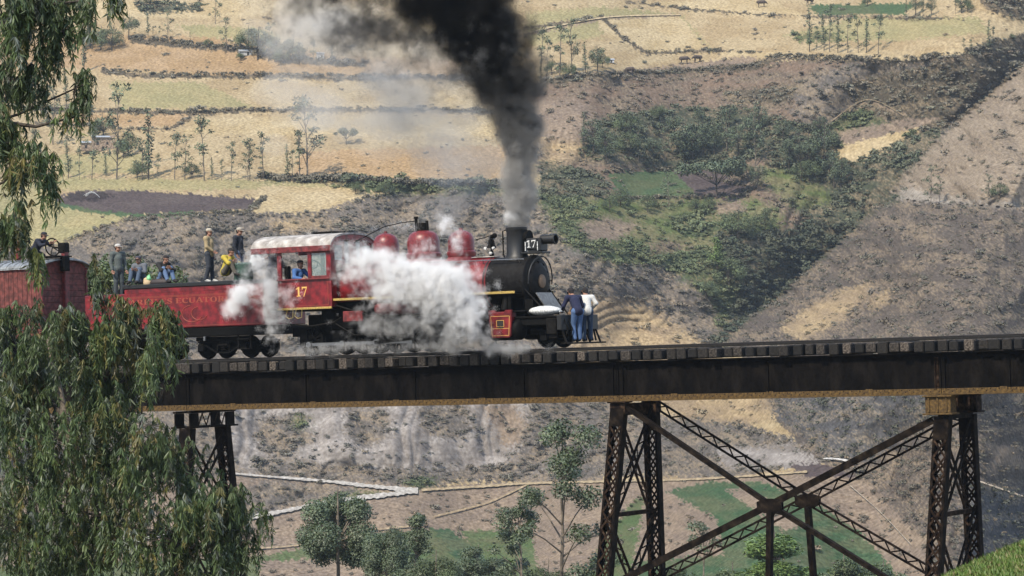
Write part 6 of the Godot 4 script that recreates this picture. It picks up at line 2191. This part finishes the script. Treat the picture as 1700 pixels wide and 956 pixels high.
func build_valley_trees() -> void:
	# trees that stand in the valley below and behind the bridge: x, y of the top, y of the foot (below the frame), distance
	var list := [
		[563, 798, 1010, 190, "round", 11000, .022, .92, "rounded grey-green tree with one stem, left of the pair below the bridge"],
		[640, 862, 1020, 185, "round", 9000, .022, .8, "dark bushy tree between the rounded tree and the taller one beside it"],
		[688, 846, 1030, 180, "airy", 9000, .022, 1.0, "dark grey-green upright tree, right of the two bushy ones below the bridge"],
		[722, 905, 1030, 178, "bushy", 5000, .03, .8, "low tree with white-glinting leaves at the foot of the upright tree"],
		[790, 898, 1000, 230, "round", 5000, .03, 1.1, "small dark round tree on the green valley field"],
		[828, 918, 985, 230, "round", 3000, .035, 1.0, "smallest dark round tree on the green valley field, right of its twin"],
		[932, 684, 1050, 165, "open", 14000, .015, 1.05, "tall thin open tree rising almost to the girder beside the middle pier"],
		[868, 834, 1050, 170, "open", 8000, .02, 1.15, "thin open tree with bare forked limbs, left of the tall thin tree"],
		[905, 920, 1030, 168, "bushy", 5000, .03, .9, "low leafy tree at the foot of the tall thin tree"],
		[1297, 856, 1020, 200, "feathery", 14000, .022, 2.0, "bright green feathery tree behind the iron hangers"],
		[1168, 866, 1010, 190, "open", 1800, .03, 1.2, "sparse grey tree seen through the crossed braces, left of the feathery tree"],
		[1215, 928, 1000, 210, "bushy", 1500, .05, 1.2, "low grey bush at the bottom edge between the sparse and feathery trees"],
		[1400, 912, 1010, 205, "bushy", 2000, .05, 1.1, "wide green bush right of the feathery tree"],
		[1465, 922, 1010, 210, "bushy", 1600, .05, 1.1, "low green bush left of the right-hand pier"],
		[205, 396, 560, 118, "bushy", 2000, .035, 1.35, "grey-green bush behind the tender, beside the rear standing man"],
		[1120, 928, 1010, 200, "bushy", 1500, .05, .9, "low bush just right of the middle pier's foot"],
	]
	var k := 0
	for q in list:
		var top := W(q[0], q[1], q[3])
		var foot := W(q[0], q[2], q[3])
		var h := top.y - foot.y
		plant("valley_tree", grow(500 + k * 13, q[4], q[5], q[6]), foot, h, q[7], 0.7 * k, q[8], "trees in the valley under the bridge", M.bark, M.leaf)
		k += 1


func build_houses() -> void:
	# adobe house at left, two white huts in the grove, a hut by the plateau trees
	var p := ground(165, 250)
	var u := -p.z / F      # metres for one unit of the picture, at that distance
	var t := thing("adobe_house", "brown two-storey adobe house with tin roof and lower annex, in the straw fields", "house", Transform3D(Basis(Vector3.UP, .15), p))
	var m := MB.new()
	m.cbx(Vector3(6, 10, 0) * u, Vector3(38, 24, 22) * u, .05)
	m.cbx(Vector3(-22, 6, 2) * u, Vector3(16, 14, 16) * u, .05)
	m.cbx(Vector3(30, 6, 4) * u, Vector3(14, 14, 14) * u, .05)
	part("wall", m, M.adobe, t)
	m = MB.new()
	m.box(Transform3D(Basis(Vector3.RIGHT, .12), Vector3(3, 23.4, 0) * u), Vector3(32, 1.0, 27) * u)
	part("roof", m, M.tin_roof, t)
	m = MB.new()
	m.box(Transform3D(Basis(Vector3.RIGHT, .16), Vector3(-22, 14, 2) * u), Vector3(19, 1.0, 20) * u)
	part("annex_roof", m, M.tin_roof, t)
	m = MB.new()
	m.box(Transform3D(Basis(Vector3.RIGHT, .1), Vector3(22, 24, -2) * u), Vector3(10, .9, 24) * u)
	part("roof_edge", m, M.adobe, t)
	for q in [[-3, 12, 4, 6], [13, 12, 3, 4], [6, 3, 4, 7], [-22, 6, 4, 5]]:
		m = MB.new()
		m.cbx(Vector3(q[0], q[1], 11.1 if q[0] > -20 else 10.1) * u, Vector3(q[2], q[3], .5) * u, .01)
		part("window" if q[3] < 7 else "door", m, M.house_dark, t)
	for h in [[408, 92, 22, 7, "white hut with tin roof at the edge of the smoky grove, the left one"], [532, 97, 12, 8, "small white hut among thin trunks right of the smoky grove"], [1012, 104, 14, 5, "low white-roofed hut beside the dark plateau trees"]]:
		var g := ground(h[0], h[1])
		var w := -g.z / F
		var o := thing("hut", h[4], "hut", Transform3D(Basis(Vector3.UP, .2), g), "huts on the hillside")
		m = MB.new()
		m.cbx(Vector3(0, h[3] * .45, 0) * w, Vector3(h[2], h[3] * 1.1, h[2] * .6) * w, .03)
		part("wall", m, M.white_wall, o)
		m = MB.new()
		for sg in [-1.0, 1.0]: m.box(Transform3D(Basis(Vector3.RIGHT, .35 * sg), Vector3(0, h[3] * 1.1, h[2] * .17 * sg) * w), Vector3(h[2] * 1.12, .8, h[2] * .42) * w)
		part("roof", m, M.tin_roof, o)
		m = MB.new()
		m.cbx(Vector3(h[2] * .15, h[3] * .4, h[2] * .31) * w, Vector3(h[2] * .16, h[3] * .7, .4) * w, .01)
		part("door", m, M.house_dark, o)
	# water thrown by a sprinkler over the ploughed field
	p = ground(158, 330)
	u = -p.z / F
	var rng := RandomNumberGenerator.new()
	rng.seed = 4
	var xs := []
	for i in 500:
		var a := rng.randf()
		xs.append(Transform3D(Basis(), p + Vector3((8 - a * 24 + rng.randfn() * 1.4 * a) * u, (2 + 9 * sin(a * PI * .9) + rng.randfn() * a) * u, rng.randfn() * u)))
	var b := MB.new()
	b.ball(Vector3(), Vector3.ONE * .045, 5, 3)
	tag(many("water_spray", b.mesh(), M.white_paint, xs, PackedColorArray()), "white spray of a sprinkler over the dark ploughed field", "water spray", "", "stuff")
	# cattle grazing on the far fields
	var cow := MB.new()
	capsules_to(cow, [[Vector3(0, 1.05, -.65), Vector3(0, 1.1, .5), .34, .36], [Vector3(0, 1.15, .5), Vector3(0, 1.0, .95), .2, .15], [Vector3(0, .95, .9), Vector3(0, .72, 1.2), .15, .09], [Vector3(.18, .9, .5), Vector3(.18, .45, .52), .12, .07], [Vector3(-.18, .9, .5), Vector3(-.18, .45, .5), .12, .07], [Vector3(.18, .45, .52), Vector3(.18, .05, .5), .07, .06], [Vector3(-.18, .45, .5), Vector3(-.18, .05, .54), .07, .06], [Vector3(.2, .95, -.62), Vector3(.2, .5, -.55), .17, .08], [Vector3(-.2, .95, -.62), Vector3(-.2, .5, -.52), .17, .08], [Vector3(.2, .5, -.55), Vector3(.2, .05, -.62), .07, .06], [Vector3(-.2, .5, -.52), Vector3(-.2, .05, -.6), .07, .06], [Vector3(0, 1.2, -.95), Vector3(0, .5, -1.05), .04, .03], [Vector3(.12, 1.05, .98), Vector3(.2, 1.08, .95), .05, .03], [Vector3(-.12, 1.05, .98), Vector3(-.2, 1.08, .95), .05, .03]], .06, .08, Color(1, 1, 1))
	var cm := cow.mesh()
	mat("cow_hide", lin(.05, .035, .028), .8)
	var cows := [[1136, 106, 1.3, "dark cow grazing on the slope below the pale straw field, the left one"], [1158, 104, -1.2, "dark cow grazing on the slope below the pale straw field, the right one"], [1046, 124, 1.0, "dark cow near the rim hedge, right of the smoke"], [1264, 12, 1.4, "small dark cow near the top edge, on the pale field"], [1344, 8, -1.0, "small dark cow near the top edge by the green plot"]]
	for q in cows:
		var o := part("cow", cm, M.cow_hide, self, Transform3D(Basis(Vector3.UP, q[2]).scaled(Vector3.ONE * 1.15), ground(q[0], q[1])))
		tag(o, q[3], "cow", "cows on the far fields")


# ---------- grassy mound close on the right ----------
func build_mound() -> void:
	var n := FastNoiseLite.new()
	n.seed = 31; n.frequency = 0.35; n.fractal_octaves = 4
	var m := MB.new()
	m.tinted = true
	var z0 := 62.0
	var top := func(x: float, z: float) -> float:
		# height of the knoll, its left shoulder falling away
		var px := (x / z0) * F + 850.0
		var c := clampf((px - 1625.0) / 240.0, -1.2, 1.6)
		var h := -(966.0 - 96.0 * sin(clampf(c, -0.5, 1.2) * 1.1) - 478.0) / F * z0
		if px < 1640: h -= (1640 - px) * .016
		var back := (z - z0) / 6.0
		return h - back * back * .55 + n.get_noise_2d(x * 1.4, z * 1.4) * .12
	var nx := 90
	var nz := 50
	var pos := func(i: int, j: int) -> Vector3:
		var x := 8.0 + i * .1
		var z := 52.0 + j * .4
		return Vector3(x, top.call(x, z), -z)
	var pts: Array[Vector3] = []
	for j in nz:
		for i in nx: pts.append(pos.call(i, j))
	for j in nz:
		for i in nx:
			var a := pts[j * nx + mini(i + 1, nx - 1)] - pts[j * nx + maxi(i - 1, 0)]
			var b := pts[mini(j + 1, nz - 1) * nx + i] - pts[maxi(j - 1, 0) * nx + i]
			m.col = Color(.10, .15, .035).lerp(Color(.13, .13, .05), .5 + n.get_noise_2d(i * .8, j * .8))
			m.put(pts[j * nx + i], a.cross(b).normalized())
	for j in nz - 1:
		for i in nx - 1:
			var q := j * nx + i
			m.face(q, q + 1, q + nx + 1); m.face(q, q + nx + 1, q + nx)
	part("mound", m, M.land, self).set_meta("kind", "structure")
	var rng := RandomNumberGenerator.new()
	rng.seed = 12
	var tuft := MB.new()
	tuft.tinted = true
	for k in 14:
		var a := rng.randf() * TAU
		var d := Vector3(cos(a), 0, sin(a))
		var o := d * rng.randf() * .05
		var h := rng.randf_range(.03, .08)
		var w := Vector3(-d.z, 0, d.x) * .005
		var g := rng.randf_range(.75, 1.25)
		tuft.col = Color(g, g, g * .9)
		var nn := (Vector3.UP + d * .5).normalized()
		var i := tuft.put(o - w, nn)
		tuft.put(o + w, nn); tuft.put(o + d * h * .5 + Vector3.UP * h, nn)
		tuft.idx.append_array([i, i + 1, i + 2])
	var xs := []
	var cs := PackedColorArray()
	for k in 34000:
		var x := rng.randf_range(8.2, 16.8)
		var z := rng.randf_range(53, 71)
		xs.append(Transform3D(Basis(Vector3.UP, rng.randf() * TAU).scaled(Vector3.ONE * rng.randf_range(.7, 1.6)), Vector3(x, top.call(x, z), -z)))
		cs.append(Color(.07, .15, .02).lerp(Color(.13, .2, .035), rng.randf()) if rng.randf() < .88 else Color(.24, .2, .1))
	tag(many("grass", tuft.mesh(), M.leaf, xs, cs), "short bright green grass covering the mound at the lower right", "grass", "", "stuff")


# ---------- the two leafy trees close on the left ----------
func spray(sd: int, count: int) -> ArrayMesh:   # a hanging twig with long narrow leaves; 0.7 m long
	var rng := RandomNumberGenerator.new()
	rng.seed = sd
	var m := MB.new()
	m.tinted = true
	var pts := []
	var sway := Vector3(rng.randf_range(-.3, .3), 0, rng.randf_range(-.3, .3))
	for k in 6:
		var t := k / 5.0
		pts.append(sway * t * .7 + Vector3(0, .06 * sin(t * 2.0) - .62 * t * t, 0))
	m.col = Color(.12, .085, .05)
	m.tube(pts, .004, 4, .0015)
	for i in count:
		var t := pow(rng.randf(), .8) * 5.0
		var k := mini(int(t), 4)
		var p: Vector3 = (pts[k] as Vector3).lerp(pts[k + 1], t - k)
		var a := Vector3(rng.randfn() * .4, -1.0 + rng.randfn() * .3, rng.randfn() * .4).normalized()
		var side := a.cross(Vector3(rng.randfn(), rng.randfn() * .3, rng.randfn())).normalized()
		var l := rng.randf_range(.12, .23)
		var w := l * rng.randf_range(.055, .09)
		var g := rng.randf_range(.6, 1.5)
		var age := rng.randf()
		m.col = Color(g, g, g) if age < .86 else Color(1.9 * g, 1.35 * g, .8 * g)
		var bend := side.cross(a) * l * rng.randf_range(-.16, .16)
		var nn := side.cross(a).normalized()
		var q := m.put(p, nn)
		m.put(p + a * l * .35 + side * w + bend * .7, nn); m.put(p + a * l * .35 - side * w + bend * .7, nn)
		m.put(p + a * l * .7 + side * w * .7 + bend, nn); m.put(p + a * l * .7 - side * w * .7 + bend, nn)
		m.put(p + a * l + bend * .6, nn)
		m.idx.append_array([q, q + 2, q + 1, q + 1, q + 2, q + 3, q + 2, q + 4, q + 3, q + 3, q + 4, q + 5])
	return m.mesh()


func build_near_trees() -> void:
	var rng := RandomNumberGenerator.new()
	rng.seed = 19
	var shapes: Array[ArrayMesh] = []
	for k in 4: shapes.append(spray(40 + k, 46))
	# lobes: x, y, radius across, radius up (picture units), distance, sprays, share of yellow
	var low := [
		[60, 880, 150, 110, 60, 300, .2], [190, 850, 150, 130, 60, 330, .2], [310, 900, 110, 70, 59, 190, .2], [400, 915, 40, 34, 58.5, 30, .1], [90, 720, 130, 130, 61, 300, .15], [205, 710, 80, 120, 60, 220, .2],
		[50, 620, 90, 90, 62, 190, .15], [160, 600, 76, 84, 60, 160, .3], [232, 566, 60, 56, 60, 105, .7], [282, 548, 20, 44, 59.5, 30, .3], [150, 530, 50, 22, 60, 30, .5], [26, 540, 50, 40, 62, 60, .1], [110, 560, 40, 30, 60, 30, .3],
		[176, 500, 16, 34, 60, 14, .4], [158, 452, 10, 26, 60.5, 6, .4], [232, 532, 36, 14, 60, 16, .8], [262, 660, 30, 80, 59, 46, .2], [335, 868, 56, 40, 58.5, 70, .15], [385, 850, 44, 30, 58.5, 36, .1], [410, 890, 30, 40, 58.5, 26, .1], [270, 800, 60, 80, 59, 100, .1], [205, 520, 20, 18, 60, 12, .8], [-40, 760, 120, 240, 62, 260, .15], [372, 826, 16, 14, 58.5, 6, .1]
	]
	var high := [
		[10, 40, 70, 70, 50, 120, .1], [80, 14, 60, 30, 50, 60, .1], [110, 50, 26, 34, 50, 24, .1], [20, 130, 50, 40, 50.5, 50, .1], [75, 110, 24, 30, 50, 16, .1], [136, 30, 22, 20, 50, 14, .1], [190, 2, 16, 14, 50, 12, .1], [120, 150, 26, 24, 50, 20, .1], [136, 200, 16, 14, 50, 8, .1], [110, 205, 22, 16, 50, 12, .1], [10, 200, 22, 30, 50, 12, .2],
		[30, 250, 50, 34, 50, 60, .35], [66, 290, 34, 34, 49.5, 40, .35], [84, 330, 14, 20, 49.5, 10, .3], [20, 290, 26, 24, 50, 20, .3], [-30, 110, 40, 110, 51, 60, .1], [10, 160, 12, 22, 50, 8, .1], [46, 175, 30, 10, 50, 10, .1],
		[22, 372, 32, 26, 49.5, 36, .4], [40, 395, 20, 14, 49.5, 12, .6], [62, 440, 18, 10, 49.5, 10, .7], [6, 400, 22, 18, 50, 14, .4]
	]
	var sets := [
		["low_eucalyptus", low, "big leafy eucalyptus close at the lower left, its hanging leaves before the tender", [[W(120, 1500, 62), W(130, 1100, 62), W(140, 860, 61), W(110, 700, 61), W(80, 560, 61.5)], [W(135, 960, 61.5), W(220, 820, 60.5), W(240, 640, 60)], [W(140, 900, 61), W(300, 880, 59.5), W(400, 880, 58.6)], [W(120, 740, 61), W(190, 600, 60), W(170, 520, 60)], [W(110, 700, 61), W(40, 600, 62), W(10, 540, 62)]]],
		["high_eucalyptus", high, "eucalyptus branches hanging into view at the upper left, before the straw fields", [[W(-420, 1500, 52), W(-380, 700, 52), W(-330, 200, 52), W(-300, -150, 52)], [W(-340, 200, 52), W(-150, 60, 51), W(60, 10, 50), W(200, -6, 50)], [W(-350, 350, 52), W(-150, 240, 51), W(30, 190, 50.4), W(140, 140, 50)], [W(-360, 450, 52), W(-160, 400, 51), W(-10, 310, 50), W(70, 270, 49.8)], [W(-150, 400, 51), W(-20, 420, 50), W(50, 400, 49.6)], [W(-20, 200, 50.5), W(60, 210, 50), W(140, 190, 50)]]],
	]
	for s in sets:
		var base: Vector3 = s[3][0][0]
		var t := thing("eucalyptus_tree", s[2], "tree", Transform3D(Basis(), base), "eucalyptus trees close to the viewer")
		var m := MB.new()
		m.tube((s[3][0] as Array).map(func(p): return p - base), .16, 10, .05)
		part("trunk", m, M.bark, t)
		for k in range(1, (s[3] as Array).size()):
			m = MB.new()
			m.tube((s[3][k] as Array).map(func(p): return p - base), .045, 7, .012)
			part("branch", m, M.bark_dark, t)
		var xs := [[], [], [], []]
		var cs := [PackedColorArray(), PackedColorArray(), PackedColorArray(), PackedColorArray()]
		var tw := MB.new()
		for l in s[1]:
			var c := W(l[0], l[1], l[4])
			var u: float = l[4] / F
			var knots: Array[Vector3] = []
			var shade: Array[float] = []
			for q in maxi(2, int(l[5] / 11.0)):
				knots.append(Vector3(rng.randfn(), rng.randfn(), rng.randfn()).normalized() * pow(rng.randf(), .42))
				shade.append(rng.randf_range(.65, 1.3))
			for q in int(l[5] * (1.3 if l[1] > 430 else 1.5 if l[1] < 120 else 1.1)):
				var kn := rng.randi() % knots.size()
				var d := knots[kn] + Vector3(rng.randfn(), rng.randfn() * .9, rng.randfn()) * .12 * clampf(100.0 / l[2], 1.0, 2.5)
				var p := c + Vector3(d.x * l[2] * u, d.y * l[3] * u + .25, d.z * l[2] * u * 1.1)
				var k := rng.randi() % 4
				var sc := rng.randf_range(.5, .95)
				xs[k].append(Transform3D(Basis(Vector3.UP, rng.randf() * TAU).scaled(Vector3.ONE * sc), p - base))
				var col := Color(.038, .064, .022).lerp(Color(.078, .112, .036), rng.randf())
				if rng.randf() < float(l[6]) * .7: col = Color(.10, .12, .03).lerp(Color(.14, .11, .035), rng.randf())
				elif rng.randf() < .07: col = Color(.15, .17, .14)
				cs[k].append(col * shade[kn])
				if q % 5 == 0: tw.tube([c + (p - c) * .1 - base + Vector3(0, -.1, 0), c.lerp(p, .6) - base + Vector3(0, .06, 0), p - base], .008, 4, .004)
		part("twigs", tw, M.bark_dark, t).set_meta("kind", "stuff")
		for k in 4: many("crown", shapes[k], M.leaf, xs[k], cs[k], t)


# ---------- smoke and steam ----------
var wisps: Array[ArrayMesh] = []


func swarm(called: String, label: String, category: String, group: String, at: Array, tones: PackedColorArray, rng: RandomNumberGenerator) -> void:
	# at: [place, size]; each place gets a loose swarm of fine droplets
	var t := Node3D.new()
	t.name = numbered(called)
	add_child(t)
	tag(t, label, category, group, "stuff")
	var xs := [[], [], [], []]
	var cs := [PackedColorArray(), PackedColorArray(), PackedColorArray(), PackedColorArray()]
	for i in at.size():
		var k := rng.randi() % 4
		var s: float = at[i][1]
		var b := Basis.from_euler(Vector3(rng.randf() * TAU, rng.randf() * TAU, rng.randf() * TAU)).scaled_local(Vector3(s * rng.randf_range(.7, 1.5), s * rng.randf_range(.6, 1.2), s))
		xs[k].append(Transform3D(b, at[i][0]))
		cs[k].append(tones[i])
	for k in 4: many("droplets", wisps[k], M.speck, xs[k], cs[k], t)


func on_side(px: float, py: float, side: float) -> Vector3:   # the point of a line of sight that lies SIDE metres from the track's middle
	var d := W(px, py, 1.0)
	return d * ((TO.dot(TB.z) + side) / d.dot(TB.z))


func build_smoke() -> void:
	var rng := RandomNumberGenerator.new()
	rng.seed = 2024
	var n := FastNoiseLite.new()
	n.seed = 6; n.frequency = 0.8; n.fractal_octaves = 4; n.fractal_gain = 0.6
	for w in 4:
		var m := MB.new()
		for q in 320:
			var o := Vector3(rng.randfn(), rng.randfn(), rng.randfn()) * .21
			var r := rng.randf_range(.0055, .012)
			var i := m.v.size()
			for d in [Vector3.RIGHT, Vector3.UP, Vector3.BACK, Vector3.LEFT, Vector3.DOWN, Vector3.FORWARD]: m.put(o + d * r, d)
			for sx in [0, 3]:
				for sy in [1, 4]:
					for sz in [2, 5]:
						if ((sx == 3) != (sy == 4)) != (sz == 5): m.face(i + sx, i + sz, i + sy)
						else: m.face(i + sx, i + sy, i + sz)
		wisps.append(m.mesh())
	# the column: x, y, half width
	var spine := [[859, 378, 14], [859, 340, 23], [862, 300, 28], [865, 250, 33], [858, 200, 43], [842, 150, 56], [822, 105, 72], [802, 60, 78], [768, 18, 96], [722, -30, 120], [650, -80, 165]]
	var at := []
	var cs := PackedColorArray()
	var z0 := 97.0
	for q in 21000:
		var t := pow(rng.randf(), .62) * (spine.size() - 1)
		var i := mini(int(t), spine.size() - 2)
		var f := t - i
		var r := lerpf(spine[i][2], spine[i + 1][2], f)
		var a := rng.randf() * TAU
		var e := pow(rng.randf(), .55)
		var ox := cos(a) * e
		var oz := sin(a) * e
		var cy: float = lerpf(spine[i][1], spine[i + 1][1], f) + rng.randfn() * r * .25
		var p := W(lerpf(spine[i][0], spine[i + 1][0], f) + ox * r, cy, z0 + oz * r / F * z0)
		var w := n.get_noise_3d(p.x * .9, p.y * .9, p.z * .9)
		p += Vector3(w, n.get_noise_3d(p.y, p.x, p.z) * .8, 0) * r / F * z0 * .55
		if e > .7 + w * 1.2 and rng.randf() < .6: continue
		at.append([p, rng.randf_range(.18, .36) * (1.0 + t * .09)])
		# soot thickens higher up and on the left; the young smoke and its right flank are pale
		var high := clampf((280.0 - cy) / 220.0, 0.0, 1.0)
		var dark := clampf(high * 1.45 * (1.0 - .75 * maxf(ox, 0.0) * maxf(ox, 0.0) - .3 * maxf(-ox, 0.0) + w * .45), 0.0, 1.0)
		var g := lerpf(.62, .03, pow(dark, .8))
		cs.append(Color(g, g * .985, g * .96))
	swarm("smoke", "thick column of grey and black smoke rising from the locomotive's stack", "smoke", "", at, cs, rng)
	# smoke torn off at the top, drifting left
	at = []
	cs = PackedColorArray()
	for q in 9000:
		var t := pow(rng.randf(), 1.3)
		var px := lerpf(800, 500, t) + rng.randfn() * 40
		var py := lerpf(70, -6, t) + rng.randfn() * 42
		var p := W(px, py, 97.0 + rng.randfn() * 1.0)
		var w := n.get_noise_3d(p.x * .7 + 40, p.y * .8, p.z * .5)
		if w < -.05 + rng.randf() * .3: continue
		at.append([p, rng.randf_range(.2, .5)])
		var g := lerpf(.22, .03, clampf((80.0 - py) / 80.0, 0, 1))
		cs.append(Color(g, g, g))
	swarm("smoke", "ragged dark smoke torn off the column at the top, drifting left", "smoke", "", at, cs, rng)
	# thin pale smoke beyond it, over the fields
	var veil := Node3D.new()
	veil.name = "smoke_veil"
	add_child(veil)
	tag(veil, "thin pale smoke drifting left from the column over the fields", "smoke", "", "stuff")
	var vm: Array[FogMaterial] = []
	for k in 4:
		var fm := FogMaterial.new()
		fm.albedo = Color(.97, .955, .93)
		fm.density = [.04, .07, .105, .14][k]
		vm.append(fm)
	for q in 150:
		var t := rng.randf()
		var px := lerpf(770, 480, t) + rng.randfn() * 42
		var py := lerpf(220, 50, pow(t, .8)) + rng.randfn() * 75
		var fv := FogVolume.new()
		fv.shape = RenderingServer.FOG_VOLUME_SHAPE_ELLIPSOID
		var r := rng.randf_range(.4, 1.7)
		fv.size = Vector3(r * rng.randf_range(1.2, 2.4), r * rng.randf_range(.6, 1.3), r * 1.4)
		fv.rotation = Vector3(0, rng.randf() * TAU, rng.randf_range(-.5, .5))
		fv.position = W(px, py, rng.randf_range(99, 104))
		fv.material = vm[rng.randi() % 4]
		fv.name = "puff_%03d" % q
		veil.add_child(fv)
	# steam: x, y, spread x, spread y, side (metres from the middle of the track towards the viewer), swarms
	var clouds := [
		["bright white steam bursting out beside the boiler between cab and cylinders", [[708, 474, 30, 16, 1.9, 1500], [660, 446, 26, 9, 1.7, 520], [742, 496, 24, 18, 1.9, 800], [612, 424, 18, 8, 1.5, 280], [702, 446, 16, 8, 1.6, 260], [775, 528, 14, 16, 1.9, 240], [655, 486, 24, 12, 1.8, 300], [590, 446, 16, 10, 1.5, 130], [745, 455, 18, 12, 1.8, 300]], .97],
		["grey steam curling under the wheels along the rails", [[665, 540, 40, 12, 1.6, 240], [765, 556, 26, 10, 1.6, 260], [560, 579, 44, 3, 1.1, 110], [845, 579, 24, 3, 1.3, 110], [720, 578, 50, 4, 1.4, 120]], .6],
		["wisps of steam between the tender and the cab", [[440, 470, 11, 26, 1.5, 170], [452, 520, 11, 22, 1.5, 110], [425, 440, 12, 14, 1.4, 60], [482, 490, 10, 18, 1.6, 25]], .9],
		["small white puff of steam beside the tender's front end", [[396, 494, 8, 9, 1.7, 170], [384, 510, 6, 7, 1.7, 70], [408, 480, 7, 7, 1.6, 60]], .97],
		["thin steam rising over the domes", [[742, 372, 7, 12, .3, 40], [702, 410, 10, 6, .8, 20], [764, 398, 5, 10, .7, 24], [560, 404, 20, 6, .9, 40], [849, 364, 4, 5, .1, 25], [660, 378, 20, 5, -.5, 10]], .95],
	]
	for c in clouds:
		at = []
		cs = PackedColorArray()
		for l in c[1]:
			for q in int(l[5] * 2.8):
				var p := on_side(l[0] + rng.randfn() * l[2], l[1] + rng.randfn() * l[3], l[4] + rng.randfn() * .35)
				var w := n.get_noise_3d(p.x * 1.2, p.y * 1.2 + 20, p.z * 1.2)
				if q % 2 == 0 and w < -.25 + rng.randf() * .5: continue
				p += Vector3(n.get_noise_3d(p.x * .9, p.y * .9, 3), n.get_noise_3d(p.y * .9, p.x * .9, 9) * .8, 0) * .32
				at.append([p, rng.randf_range(.13, .36)])
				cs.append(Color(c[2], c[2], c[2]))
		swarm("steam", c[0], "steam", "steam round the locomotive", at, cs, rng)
